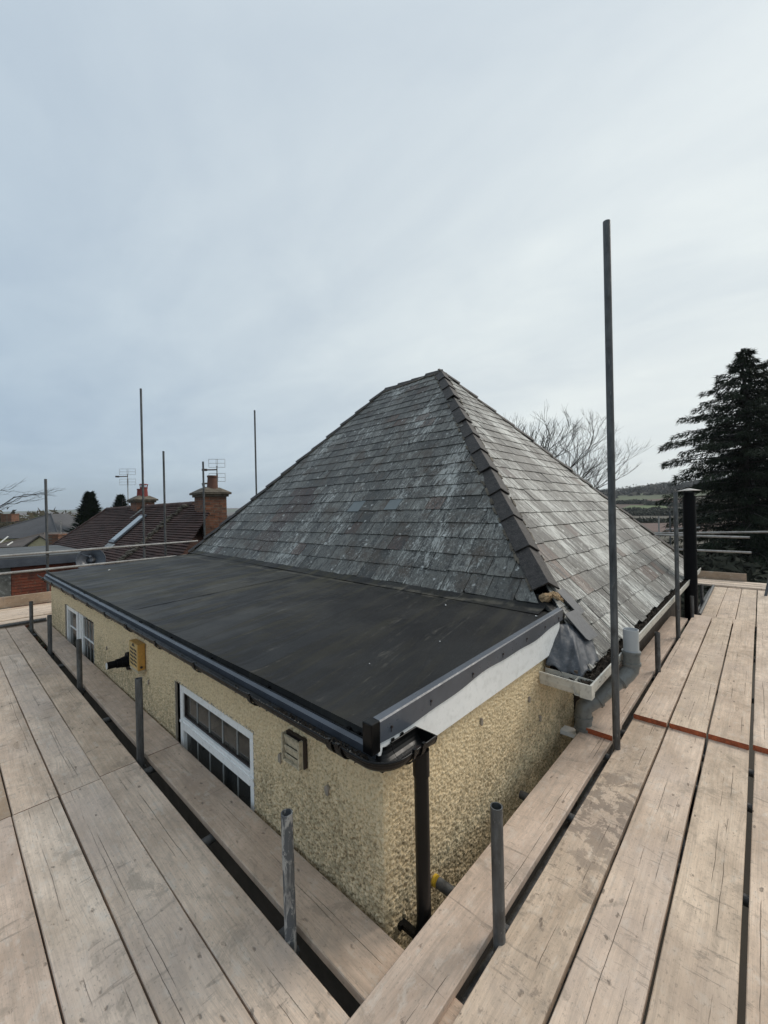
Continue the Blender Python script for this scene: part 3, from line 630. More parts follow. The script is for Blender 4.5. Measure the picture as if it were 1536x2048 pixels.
litter('gutter_crumbs', lambda r_: (GX - .056 + r_.uniform(-.004, .004), r_.uniform(1.15, 2.3), gz(2) + .004), 60, M['repaired'], gut, .0015, .004)
# ---- windows
def plane_x(x): return lambda a, z_, d: (x + d, a, z_)
def window(w, rows, px, casements):
    y0, y1, z0, z1 = w; wn = empty('window', (0, 0, 0)); wn.parent = house; wn.matrix_parent_inverse = Matrix.Translation(house.location).inverted()
    def add(mb, name, m, **k):
        o = mb.build(name, m, None, **k); o.parent = wn; return o
    # rendered reveal
    mb = MB(); mb.box((XW - .004, y1, z0), (px + .10, y1 + .012, z1)); mb.box((XW - .002, y0 - .012, z0), (px + .10, y0, z1)); mb.box((XW - .002, y0 - .012, z1), (px + .10, y1 + .012, z1 + .012)); add(mb, 'reveal', M['repaired'])
    return wn, add
# near window: top light over a lower sash
w = wins[0]; wn, add = window(w, 2, XW + .0, 1); tag(wn, 'white framed window nearest the corner with a five pane top light')
PX = XW + .012; y0, y1 = 2.262, 3.375
f = .052
mb = MB(); zt, zm = -1.312, -1.625
# outer frame bars
mb.box((PX, y0, zt - .055), (PX + .06, y1, zt)); mb.box((PX, y0, w[2]), (PX + .06, y0 + f, zt - .0552)); mb.box((PX, y1 - f, w[2]), (PX + .06, y1, zt - .0552)); mb.box((PX - .004, y0 + f, zm - .03), (PX + .056, y1 - f, zm + .062))
add(mb, 'frame', M['white_upvc'], bevel=.004)
mb = MB(); mb.box((PX - .008, y0 + .006, zm + .018), (PX - .003, y1 - .006, zm + .034)); add(mb, 'drip_bar', M['white_upvc'])
for (a, b, mm) in ((zm + .065, zt - .058, 'curtain_glass'), (w[2], zm - .032, 'glass')):
    n = 5; wy = (y1 - y0 - 2*f)/n
    for i in range(n):
        mb = MB(); mb.box((PX + .03, y0 + f + wy*i + (.004 if i else 0), a), (PX + .035, y0 + f + wy*(i + 1) - (.004 if i < n - 1 else 0), b)); add(mb, 'pane', M[mm])
        if i: mb = MB(); mb.box((PX + .024, y0 + f + wy*i - .0038, a), (PX + .038, y0 + f + wy*i + .0038, b)); add(mb, 'glazing_bar', M['leading'])
mb = MB(); mb.box((PX + .012, y0 + f + .0005, zm + .0625), (PX + .026, y1 - f - .0005, zm + .074)); mb.box((PX + .012, y0 + f + .0005, zt - .064), (PX + .026, y1 - f - .0005, zt - .0555)); mb.box((PX + .012, y1 - f - .011, zm + .075), (PX + .026, y1 - f - .0005, zt - .065)); mb.box((PX + .012, y0 + f + .0005, zm + .075), (PX + .026, y0 + f + .011, zt - .065)); add(mb, 'gasket', M['alarm_dark'])
# far window: white casement on the left, leaded light on the right
w = wins[1]; wn, add = window(w, 2, XW, 1); tag(wn, 'far window with a white side casement and leaded lights')
zt = -1.275; mb = MB()
mb.box((PX, 6.98, w[2]), (PX + .06, 7.53, zt - .05)) if False else None
mb.box((PX, 6.83, zt - .05), (PX + .06, 7.545, zt)); mb.box((PX, 7.46, w[2]), (PX + .06, 7.545, zt - .0502)); mb.box((PX, 6.83, w[2]), (PX + .06, 6.93, zt - .0502)); mb.box((PX + .006, 6.70, w[2]), (PX + .066, 6.79, zt)); mb.box((PX + .02, 5.95, zt - .022), (PX + .06, 6.70, zt)); mb.box((PX + .02, 5.932, w[2]), (PX + .06, 5.97, zt - .023)); mb.box((PX + .015, 6.63, w[2]), (PX + .055, 6.695, zt - .023))
add(mb, 'frame', M['white_upvc'])
for (a, b, mm) in ((-1.56, zt - .05, 'curtain_glass'), (w[2], -1.575, 'glass')):
    mb = MB(); mb.box((PX + .03, 6.935, a), (PX + .035, 7.455, b)); add(mb, 'pane', M[mm])
    for i in range(4):
        ya = 5.97 + i*.165; mb = MB(); mb.box((PX + .03, ya + .006, a), (PX + .035, ya + .159, b)); add(mb, 'pane', M[mm])
        if i: mb = MB(); mb.box((PX + .022, ya - .005, a), (PX + .038, ya + .005, b)); add(mb, 'glazing_bar', M['leading'])
mb = MB(); mb.box((PX + .02, 5.97, -1.574), (PX + .038, 6.63, -1.561)); mb.box((PX + .02, 6.935, -1.574), (PX + .038, 7.455, -1.561)); add(mb, 'glazing_bar', M['white_upvc'])

# ---------------------------------------------------------------- main hipped slate roof
A = Vector((7.042, 4.812, 2.88)); RD = Vector((7.042, 6.362, 2.811)); HB = Vector((3.579, 1.382, -.672)); EC = Vector((3.112, .92, -1.15)); BK = Vector((9.56, .92, -1.15)); LB = Vector((3.76, 9.30, -.81))
nf = Vector((-1.07, .044, 1)).normalized(); nr = Vector((0, -math.tan(R(46)), 1)).normalized()
roof = empty('main_roof', (0, 0, 0)); roof.parent = house; roof.matrix_parent_inverse = Matrix.Translation(house.location).inverted()
tag(roof, 'steep hipped roof of lichen streaked grey slates')
def clip_poly(poly, hp):
    for (n, d_) in hp:       # keep n.p <= d
        out = []
        for i in range(len(poly)):
            a, b = poly[i], poly[(i + 1) % len(poly)]; fa = n[0]*a[0] + n[1]*a[1] - d_; fb = n[0]*b[0] + n[1]*b[1] - d_
            if fa <= 0: out.append(a)
            if fa*fb < 0: t = fa/(fa - fb); out.append((a[0] + (b[0] - a[0])*t, a[1] + (b[1] - a[1])*t))
        poly = out
        if len(poly) < 3: return None
    return poly
def halfplanes(poly):
    hp = []; cx = sum(p[0] for p in poly)/len(poly); cy = sum(p[1] for p in poly)/len(poly)
    for i in range(len(poly)):
        a, b = poly[i], poly[(i + 1) % len(poly)]; n = (b[1] - a[1], -(b[0] - a[0])); d_ = n[0]*a[0] + n[1]*a[1]
        if n[0]*cx + n[1]*cy > d_: n = (-n[0], -n[1]); d_ = -d_
        hp.append((n, d_))
    return hp
slates = []
def lay(poly3, n, matname, gauge, wmin, wmax, seed, special=None, sag=0):
    O = poly3[0]; u = Vector((0, 0, 1)).cross(n).normalized(); v = n.cross(u).normalized(); r_ = random.Random(seed)
    if v.z < 0: v = -v
    P2 = [((p - O).dot(u), (p - O).dot(v)) for p in poly3]; hp = halfplanes(P2); u0 = min(p[0] for p in P2); u1 = max(p[0] for p in P2); v0 = min(p[1] for p in P2); v1 = max(p[1] for p in P2)
    # bedding surface
    mb = MB(); mb.add([p - n*.015 for p in poly3], [tuple(range(len(poly3)))]); o = mb.build('underlay', M['underlay'], None, fix=False); o.parent = roof
    k = 0; vv = v0
    while vv < v1:
        x = u0 - r_.uniform(0, wmax); ga = gauge*(1 - .12*max((vv - v0)/(v1 - v0), 0))
        while x < u1:
            w_ = r_.uniform(wmin, wmax); slip = r_.gauss(0, .004) if r_.random() > .03 else -r_.uniform(.01, .03)
            if k == 0: slip = r_.gauss(-.008, .010)
            rect = [(x + .0034, vv + slip), (x + w_ - .0034, vv + slip + r_.gauss(0, .003)), (x + w_ - .0034, vv + ga + .045), (x + .0034, vv + ga + .045)]
            if r_.random() < .45: c_ = r_.uniform(.006, .032); rect = [(rect[0][0] + c_, rect[0][1]), rect[1], rect[2], rect[3], (rect[0][0], rect[0][1] + c_)]
            hps = hp if k else hp[1:] if False else hp
            pl = clip_poly(rect, [h for h in hp if not (k == 0 and abs(h[0][0]) < abs(h[0][1])*.15 and h[0][1] < 0)])
            if pl:
                lift = r_.uniform(0, .003); tl = r_.gauss(0, .008)
                def to3(q_, top):
                    t = (q_[1] - vv)/(ga + .05); h_ = .0125*(1 - t) + lift + tl*(q_[0] - x) + (.007 if top else 0) - .004
                    return O + u*q_[0] + v*q_[1] + n*h_
                m_ = len(pl); top = [to3(q_, 1) for q_ in pl]; bot = [to3(q_, 0) for q_ in pl]; c = sum(top, Vector())/m_
                area = abs(sum(pl[i][0]*pl[(i + 1) % m_][1] - pl[(i + 1) % m_][0]*pl[i][1] for i in range(m_)))/2; D = c.dot(fw)
                size = area*max(-c.normalized().dot(n), 0)/D**2
                tint = min(max(r_.gauss(.42, .24), 0), 1); hue = 0.
                if special: tint, hue = special(c, u, v, tint, r_)
                slates.append((size, top, bot, matname, tint, hue))
            x += w_
        vv += ga; k += 1
def near_px(c, px, py, rad):     # c seen in the photograph's frame, used only to pick which slates were replaced
    f_ = c.dot(fw); r1 = c.dot(rt)/f_*820; u1 = c.dot(up)/f_*820; cs, sn = math.cos(ROLL), math.sin(ROLL); return math.hypot(768 + r1*cs - u1*sn - px, 1024 - (r1*sn + u1*cs) - py) < rad
def spA(c, u, v, t, r_):
    for p in ((716, 1012, 11), (793, 1007, 12)):
        if near_px(c, *p): return .9, 1.
    for p in ((600, 1000, 22), (575, 1022, 14), (588, 1018, 16), (556, 1048, 15), (545, 1068, 17), (532, 1078, 18), (530, 1096, 14), (617, 992, 20)):
        if near_px(c, *p): return r_.uniform(0, .25), .7
    return t, (.7 if r_.random() < .03 else 0.)
def spB(c, u, v, t, r_):
    for p in ((1082, 1103, 12), (1100, 1125, 12), (1122, 1138, 12), (1152, 1162, 11), (1240, 1105, 8), (1300, 1150, 10), (1285, 1160, 9), (1315, 1140, 8)):
        if near_px(c, *p): return r_.uniform(.2, .7), .7
    return t, (.7 if r_.random() < .012 else 0.)
# left (front) face is cut off by the flat roof; right face runs to the eaves
F0 = Vector((3.545, 1.62, -.785)); F0.z = A.z + 1.07*(F0.x - A.x) - .044*(F0.y - A.y)
bl = []
for y in (1.40, 9.30):
    x = 3.58; 
    for _ in range(20): zz = fz(x, y) + .035; x = A.x + (zz - A.z + .044*(y - A.y))/1.07
    bl.append(Vector((x, y, fz(x, y) + .035)))
lay([bl[0], bl[1], RD, A], nf, 'slate_a', .228, .235, .285, 5, spA)
lay([EC, BK, A], nr, 'slate_b', .222, .225, .275, 9, spB)
slates.sort(key=lambda s: -s[0])
def slate_geo(mb, s_):
    m_ = len(s_[1]); mb.add(s_[1] + s_[2], [tuple(range(m_)), tuple(range(2*m_ - 1, m_ - 1, -1))] + [(i, m_ + i, m_ + (i + 1) % m_, (i + 1) % m_) for i in range(m_)])
for s_ in slates[:296]:
    mb = MB(); slate_geo(mb, s_); o = mb.build('slate', M[s_[3]], roof, fix=True)
    fill_attr(o.data, 'tint', s_[4]); fill_attr(o.data, 'hue', s_[5])
    if s_[5] == 1.: o['label'] = 'clean blue grey replacement slate'
    elif s_[5] > .5: o['label'] = 'brownish purple slate'
for key in ('slate_a', 'slate_b'):
    mb = MB(); tv = []; hv = []
    for s_ in slates[296:]:
        if s_[3] != key: continue
        k0 = len(mb.f); slate_geo(mb, s_); tv += [s_[4]]*(len(mb.f) - k0); hv += [s_[5]]*(len(mb.f) - k0)
    o = mb.build('slate_courses', M[key], roof, fix=False); fill_attr(o.data, 'tint', tv); fill_attr(o.data, 'hue', hv); o['kind'] = 'stuff'
# unseen faces of the hipped roof
mb = MB(); BR = Vector((9.56, 9.6, -1.15)); LE = Vector((3.3, 9.62, -1.15))
mb.add([A, BK, BR, RD], [(0, 1, 2, 3)]); mb.add([RD, BR, LE, LB], [(0, 1, 2, 3)]); o = mb.build('slate_courses', M['slate_a'], roof, fix=False); o['kind'] = 'stuff'; fill_attr(o.data, 'tint', .4); fill_attr(o.data, 'hue', 0.)
# angled hip and ridge tiles
def hip_run(p0, p1, na, nb, count, w=.155, seed=2, m='hip', first=0., th=.018, rise=.045):
    """na, nb: outward normals of the two faces meeting at the hip"""
    r_ = random.Random(seed); d_ = (p1 - p0); L = d_.length; d_ = d_.normalized(); k = (na + nb).normalized()
    sa = d_.cross(na).normalized(); sb = d_.cross(nb).normalized()
    if sa.dot(nb) > 0: sa = -sa
    if sb.dot(na) > 0: sb = -sb
    for i in range(count):
        a = L*i/count; b = L*(i + 1)/count + .05; mb = MB(); vs = []
        ra = rise + r_.gauss(0, .004); j = Vector((r_.gauss(0, .004), r_.gauss(0, .004), 0)); yaw = r_.gauss(0, .006)
        for t, lift in ((a, .024), (b, -.010)):
            q_ = p0 + d_*t + j + k*(ra + lift - .02) + sa*yaw*(t - a)
            vs += [q_ + sa*w - k*.0, q_ + k*.012, q_ + sb*w, q_ + sb*(w - .004) - nb*th, q_ + k*(.012 - th*1.3), q_ + sa*(w - .004) - na*th]
        mb.add(vs, [(0, 1, 7, 6), (1, 2, 8, 7), (2, 3, 9, 8), (3, 4, 10, 9), (4, 5, 11, 10), (5, 0, 6, 11), (5, 4, 3, 2, 1, 0), (6, 7, 8, 9, 10, 11)])
        o = mb.build('hip_tile' if 'g' not in m else 'ridge_tile', M['hip'], roof, fix=True, bevel=.004)
hip_run(HB + (EC - HB)*.02, A, nf, nr, 12, .145, 2, rise=.040)
nb_ = (BK - A).cross(BR - A).normalized(); nb_ = nb_ if nb_.z > 0 else -nb_
nl_ = (LB - RD).cross(BR - RD).normalized(); nl_ = nl_ if nl_.z > 0 else -nl_
hip_run(BK, A, nr, nb_, 13, .10, 4); hip_run(LB, RD, nf, nl_, 13, .10, 5); hip_run(RD, A, nf, nb_, 4, .12, 6, 'hip')
mb = MB(); r_ = random.Random(8)      # mortar bedding squeezing out along the hips
for (p0, p1, n_) in ((HB, A, nf), (HB, A, nr), (LB, RD, nf), (RD, A, nf), (BK, A, nr)):
    side = (p1 - p0).normalized().cross(n_).normalized(); other = nf if n_ is nr else nr
    if side.dot(other) > 0: side = -side
    if (p0 - LB).length < .01: side = Vector((0, -1, 0)) - n_*Vector((0, -1, 0)).dot(n_); side.normalize()
    if (p0 - RD).length < .01: side = Vector((0, 0, -1)) - n_*Vector((0, 0, -1)).dot(n_); side.normalize()
    if (p0 - BK).length < .01: side = Vector((-1, 0, 0))
    off = .135 if (p0 - HB).length < .01 else .10
    for i in range(60):
        t = r_.random(); c = p0.lerp(p1, t) + side*(off + r_.gauss(0, .006)) + n_*.018; s_ = r_.uniform(.012, .03)
        mb.obox(c, (p1 - p0).normalized()*s_*1.6, side*s_*.5, n_*s_*.4)
o = mb.build('mortar_bedding', M['cap_mortar'], roof, fix=False); o['kind'] = 'stuff'
# lump of crumbling mortar under the lowest hip tile
for kk, (dp_, sc_, rr0) in enumerate((((-.045, .01, -.055), (.050, .040, .036), (.3, .4, .9)), ((.005, -.045, -.050), (.058, .042, .034), (.2, .7, .3)), ((.050, -.065, -.075), (.040, .034, .030), (.9, .2, 1.3)))):
    bm = bmesh.new(); bmesh.ops.create_icosphere(bm, subdivisions=4, radius=1)
    for vtx in bm.verts:
        p = vtx.co.copy() + Vector((kk*7, 0, 0)); q_ = vtx.co*(1 + .45*mn.noise(p*1.3) + .30*abs(mn.noise(p*3.1)) + .14*mn.noise(p*9)); vtx.co = Vector((q_.x*sc_[0], q_.y*sc_[1], q_.z*sc_[2]))
    me = bpy.data.meshes.new('mortar_lump'); bm.to_mesh(me); bm.free(); me.materials.append(M['mortar']); o = bpy.data.objects.new('mortar_lump', me); COL.objects.link(o); o.location = HB + (EC - HB)*.07 + Vector(dp_); o.rotation_euler = rr0; o.parent = roof; o['label'] = 'crumbling tan mortar under the end hip tile'
# dressed membrane upstand where the flat roof meets the slates
mb = MB(); vs = []; n = 120
for i in range(n + 1):
    y = 1.33 + (9.0 - 1.33)*i/n; x = bl[0].x + (bl[1].x - bl[0].x)*(y - 1.4)/7.9; w_ = .0035*mn.noise(Vector((y*9, 0, 0))) + (.004 if (i % 5 == 0) else 0)
    vs += [(x - .19, y, fz(x - .19, y) + .007), (x - .06, y, fz(x, y) + .018 + w_), (x + .005, y, fz(x, y) + .040 + w_), (x + .10, y, fz(x, y) + .10)]
mb.add(vs, [(i*4 + j, (i + 1)*4 + j, (i + 1)*4 + j + 1, i*4 + j + 1) for i in range(n) for j in range(3)], 0, True); part(mb, 'membrane_upstand', M['lead_new'] if False else M['felt'], fix=False)
# corner closing piece between flat roof, hip end and verge
mb = MB(); mb.add([(3.28, 1.2, fz(3.28, 1.2) + .02), (3.43, 1.36, fz(3.4, 1.4) + .012), (3.56, 1.45, -.77), (3.56, 1.27, -.80), (3.40, 1.17, -.84), (3.30, 1.17, -1.05), (3.5, 1.2, -1.0)], [(0, 1, 2, 3), (0, 3, 4), (4, 5, 0), (4, 6, 5), (3, 6, 4)]); part(mb, 'membrane_upstand', M['felt'])
# two slate offcuts patched beside the verge end
def patch(c, du, dv, rot, name='slate'):
    u = Vector((1, 0, 0)); v = nr.cross(u).normalized(); v = v if v.z > 0 else -v
    a = u*math.cos(rot) + v*math.sin(rot); b = -u*math.sin(rot) + v*math.cos(rot); mb = MB(); c = Vector(c)
    pts = [c - a*du - b*dv*.8, c - a*du*.8 - b*dv, c + a*du - b*dv, c + a*du + b*dv, c - a*du + b*dv]; mb.prism(pts, nr*.007); o = mb.build(name, simple('grey_offcut_slate', (.095, .096, .10), .5, var=.2), roof); o['label'] = 'plain dark slate offcut by the verge'
def onR(x, y, h=.03): return Vector((x, y, -1.15 + math.tan(R(46))*(y - .92))) + nr*h
patch(onR(3.66, 1.235, .034), .075, .125, .06); patch(onR(3.46, 1.10, .046), .115, .125, -.04)
# dark sheet flashing dressed over the eaves corner
fl = MB(); NU, NV = 44, 26; vs = []
def rz_(y, h=.035): return -1.15 + math.tan(R(46))*(y - .92) + h
def pl_(pts, s_):
    k = min(int(s_*(len(pts) - 1)), len(pts) - 2); return pts[k].lerp(pts[k + 1], s_*(len(pts) - 1) - k)
Bc = [Vector((2.965, 1.165, -1.115)), Vector((2.975, 1.05, -1.150)), Vector((2.995, .935, -1.175)), Vector((3.15, .905, -1.150)), Vector((3.33, .905, -1.130))]
Tc = [Vector((3.20, 1.168, -.95)), Vector((3.27, 1.168, -.90)), Vector((3.36, 1.12, rz_(1.12))), Vector((3.44, 1.085, rz_(1.085))), Vector((3.55, 1.04, rz_(1.04)))]
for i in range(NU + 1):
    for j in range(NV + 1):
        s_, t = i/NU, j/NV; p = pl_(Bc, s_).lerp(pl_(Tc, s_), t); bul = math.sin(math.pi*t)*.030*math.exp(-((s_ - .45)/.25)**2)
        k1 = max(0, 1 - abs(s_ - (.52 - .10*t))*13); k2 = max(0, 1 - abs(s_ - (.30 + .22*t))*16); k3 = max(0, 1 - abs(s_ - (.68 + .05*t))*18)
        up_ = bul + .022*k1*(1 - t*.7) - .016*k2*(1 - t*.6) + .010*k3*(1 - t) + .012*mn.noise(Vector((p.x*11, p.y*11, p.z*4))) + .004*mn.noise(Vector((p.x*40, p.y*40, 1)))
        e_ = (1 - t)**6; p = p + Vector((-.45*up_, -.45*up_, .8*up_)) + Vector((0, 0, -.014*e_*math.sin(s_*26 + 1)))
        vs.append(p)
fl.add(vs, [(i*(NV + 1) + j, (i + 1)*(NV + 1) + j, (i + 1)*(NV + 1) + j + 1, i*(NV + 1) + j + 1) for i in range(NU) for j in range(NV)], 0, True)
mbx = MB(); mbx.add([(3.03, .95, -1.25), (3.03, 1.175, -1.25), (3.29, 1.175, -.93), (3.29, 1.14, -.93)], [(0, 1, 2, 3)]); part(mbx, 'eaves_underlay', M['underlay'])
o = part(fl, 'flashing', M['lead_new'], fix=False); md = o.modifiers.new('s', 'SOLIDIFY'); md.thickness = .003; tag(o, 'crumpled dark flashing sheet over the eaves corner')
# cream box gutter of the main roof, with its return
g2 = empty('gutter', (0, 0, 0)); g2.parent = house; g2.matrix_parent_inverse = Matrix.Translation(house.location).inverted(); tag(g2, 'dirty cream box section gutter full of debris')
pr = [(-.055, 0), (-.054, -.050), (-.046, -.086), (.047, -.086), (.055, -.05), (.055, 0), (.051, 0), (.051, -.050), (.044, -.082), (-.043, -.082), (-.050, -.048), (-.051, 0)]
GY = .889; gz2 = -1.165
def run2(p0, p1, side):
    mb = MB(); mb.sweep(pr, p0, p1, side); s_ = Vector(side); mb.sweep([(-.060, .003), (-.060, -.010), (-.055, -.010), (-.055, .0005), (-.049, .0005), (-.049, .003)], p0, p1, side); o = mb.build('gutter_length', M['cream_upvc'], g2); return o
for a, b in ((2.87, 4.9), (4.905, 6.9), (6.905, 9.6)): run2((a, GY, gz2 + .002*(a - 2.87)), (b, GY, gz2 + .002*(b - 2.87)), (0, 1, 0))
run2((2.873 + .055, GY - .052, gz2 - .001), (2.873 + .055, 1.172, gz2 + .012), (1, 0, 0))
mb = MB(); mb.box((2.864, .826, gz2 - .089), (2.928, .833, gz2 + .005)); mb.box((2.864, .833, gz2 - .089), (2.870, .90, gz2 + .005));  mb.build('gutter_joint', M['cream_upvc'], g2)
litter('gutter_debris', lambda r_: (r_.uniform(2.9, 9.4), GY + r_.uniform(-.045, .05), gz2 - .035 + r_.uniform(-.02, .03)), 5200, M['debris'], g2, .006, .024, 5)
litter('gutter_debris', lambda r_: (2.928 + r_.uniform(-.045, .05), r_.uniform(.9, 1.16), gz2 - .04 + r_.uniform(-.01, .015)), 300, M['debris'], g2, .005, .018, 6)
mb = MB(); mb.box((3.0, .955, -1.27), (9.5, .978, -1.135)); part(mb, 'fascia_board', M['timber_dark'])
mb = MB(); mb.box((3.0, .98, -1.262), (9.5, 1.10, -1.25)); part(mb, 'soffit', M['timber_dark'])
# ---- grey soil pipe with swan neck
sp = empty('soil_pipe', (3.35, 1.03, GZ)); sp.parent = house; sp.matrix_parent_inverse = Matrix.Translation(house.location).inverted(); tag(sp, 'grey soil vent pipe offset round the eaves gutter')
def spp(mb, n_, m): o = mb.build(n_, m, None); o.parent = sp; o.matrix_parent_inverse = Matrix.Translation(sp.location).inverted(); return o
P1 = Vector((3.35, 1.03, -1.56)); P2 = Vector((3.70, .77, -1.29)); rp = .055
mb = MB(); mb.tube((3.35, 1.03, GZ), P1 - Vector((0, 0, .02)), rp, n=28); spp(mb, 'pipe', M['grey_upvc'])
dd = (P2 - P1).normalized()
mb = MB(); mb.path([P1 - Vector((0, 0, .13)), P1 - Vector((0, 0, .03)), P1 + Vector((0, 0, .02)) + dd*.012, P1 + dd*.07 + Vector((0, 0, .015)), P1 + dd*.15], rp + .006, 28); spp(mb, 'elbow', M['grey_upvc'])
mb = MB(); mb.path([P1 + dd*.1, P2 - dd*.08], rp, 28); spp(mb, 'pipe', M['grey_upvc'])
mb = MB(); mb.path([P2 - dd*.15, P2 - dd*.06, P2 - dd*.01 + Vector((0, 0, .012)), P2 + Vector((0, 0, .05)), P2 + Vector((0, 0, .15))], rp + .006, 28); spp(mb, 'elbow', M['grey_upvc'])
for (p, a) in ((P1 - Vector((0, 0, .13)), Vector((0, 0, 1))), (P1 - Vector((0, 0, .05)), Vector((0, 0, 1))), (P1 + dd*.14, dd), (P2 - dd*.13, dd), (P2 + Vector((0, 0, .055)), Vector((0, 0, 1))), (P2 + Vector((0, 0, .145)), Vector((0, 0, 1)))):
    mb = MB(); mb.tube(p - a*.010, p + a*.010, rp + .013, n=28); spp(mb, 'collar', M['grey_upvc'])
mb = MB(); mb.tube(P2 + Vector((0, 0, .10)), (3.70, .77, -.965), rp, n=28, wall=.004); spp(mb, 'pipe', M['light_grey_upvc'])['label'] = 'pale grey open pipe top'
mb = MB(); mb.tube((3.35, 1.03, -1.74), (3.35, 1.03, -1.76), rp + .01, n=20); mb.box((3.30, 1.08, -1.775), (3.40, 1.19, -1.745)); spp(mb, 'pipe_bracket', M['white_upvc'])

# ---------------------------------------------------------------- things fixed to the walls
al = empty('alarm_box', (XW, 4.2, -1.29)); tag(al, 'yellow burglar alarm box with a slotted side under the gutter', 'alarm box')
def child(o, mb, name, m, **k):
    c = mb.build(name, m, None, **k); c.parent = o; c.matrix_parent_inverse = Matrix.Translation(o.location).inverted(); return c
mb = MB(); x0 = XW - .068; mb.box((x0, 4.09, -1.375), (XW - .008, 4.33, -1.14)); child(al, mb, 'cover', M['alarm_orange'], bevel=.006)
mb = MB(); mb.box((x0 - .003, 4.10, -1.368), (x0, 4.32, -1.147)); child(al, mb, 'face_plate', M['alarm_cream'])
mb = MB(); mb.box((x0 + .002, 4.093, -1.398), (XW - .006, 4.327, -1.3752)); child(al, mb, 'base', M['vent_beige'])
for i in range(5):
    z_ = -1.345 + i*.033
    for (a, b) in ((4.12, 4.19), (4.205, 4.29)):
        mb = MB(); mb.add([(x0 - .0045, a, z_), (x0 - .0045, b, z_ + .008), (x0 - .0045, b, z_ + .024), (x0 - .0045, a, z_ + .016), (x0 - .003, a, z_), (x0 - .003, b, z_ + .008), (x0 - .003, b, z_ + .024), (x0 - .003, a, z_ + .016)], [(0, 1, 2, 3), (0, 4, 5, 1), (1, 5, 6, 2), (2, 6, 7, 3), (3, 7, 4, 0)]); child(al, mb, 'louvre_slot', M['alarm_dark'])
mb = MB(); mb.prism([(x0 - .0045, 4.16, -1.172), (x0 - .0045, 4.25, -1.172), (x0 - .0045, 4.205, -1.14)], (.0012, 0, 0)); child(al, mb, 'warning_mark', M['alarm_dark'])
mb = MB(); mb.tube((XW - .042, 4.091, -1.345), (XW - .042, 4.085, -1.345), .011, n=14); child(al, mb, 'tamper_screw', M['alarm_dark'])
fl_ = empty('boiler_flue', (XW, 4.55, -1.40)); tag(fl_, 'black boiler flue terminal sticking out beside the yellow alarm box', 'flue terminal')
mb = MB(); mb.tube((XW - .01, 4.55, -1.40), (XW - .03, 4.55, -1.40), .085, n=32); child(fl_, mb, 'wall_collar', M['black_metal'])
mb = MB(); mb.tube((XW - .03, 4.55, -1.40), (XW - .08, 4.55, -1.40), .055, .047, n=28); mb.tube((XW - .08, 4.55, -1.40), (XW - .12, 4.55, -1.40), .043, n=24); mb.tube((XW - .12, 4.55, -1.40), (XW - .195, 4.55, -1.40), .034, n=24); child(fl_, mb, 'outlet_tube', M['black_metal'])
mb = MB(); mb.tube((XW - .195, 4.55, -1.40), (XW - .2, 4.55, -1.40), .030, n=20); child(fl_, mb, 'end_ring', M['white_trim'])
vc = empty('vent_cover', (XW, 1.78, -1.2)); tag(vc, 'small beige louvred vent cover between the near window and the corner', 'vent cover')
mb = MB(); mb.box((XW - .026, 1.705, -1.288), (XW - .006, 1.862, -1.142)); child(vc, mb, 'back_frame', M['alarm_dark'])
for (a, b, x) in ((-1.199, -1.147, .040), (-1.243, -1.203, .040), (-1.274, -1.247, .040)):
    mb = MB(); mb.obox((XW - x, 1.79, (a + b)/2), (.004, 0, .001), (0, .056, 0), (-.006, 0, (b - a)/2)); child(vc, mb, 'flap', M['vent_beige'])
for (y0, y1) in ((1.713, 1.724), (1.857, 1.866)): mb = MB(); mb.box((XW - .052, y0, -1.285), (XW - .0265, y1, -1.145)); child(vc, mb, 'side_rail', M['vent_beige'])
mb = MB(); mb.box((XW - .048, 1.7242, -1.2865), (XW - .0268, 1.8565, -1.278)); child(vc, mb, 'bottom_rail', M['vent_beige'])
# black twin wall flue beyond the platform
fp = empty('flue_pipe', (8.05, .83, GZ)); tag(fp, 'tall black flue pipe with a flat metal cowl rising through the platform', 'flue pipe')
mb = MB(); mb.tube((8.05, .83, GZ), (8.05, .83, -.70), .088, n=36); mb.tube((8.05, .83, -.695), (8.05, .83, .16), .086, n=36); child(fp, mb, 'pipe', M['black_metal'])
mb = MB(); mb.tube((8.05, .83, -.715), (8.05, .83, -.685), .091, n=36); child(fp, mb, 'locking_band', M['black_metal'])
mb = MB(); mb.tube((8.05, .83, .16), (8.05, .83, .215), .070, n=24)
for k in range(4): t = math.pi/4 + k*math.pi/2; mb.box((8.05 + .08*math.cos(t) - .004, .83 + .08*math.sin(t) - .004, .15), (8.05 + .08*math.cos(t) + .004, .83 + .08*math.sin(t) + .004, .245))
child(fp, mb, 'cowl_neck', M['black_metal'])
mb = MB(); mb.tube((8.05, .83, .243), (8.05, .83, .283), .165, .012, n=36); child(fp, mb, 'cowl', M['rail'])
mb = MB(); mb.tube((8.05, .83, -1.30), (8.05, .83, -1.335), .092, n=30); mb.box((8.03, .92, -1.335), (8.07, 1.10, -1.31)); child(fp, mb, 'wall_bracket', M['black_metal'])

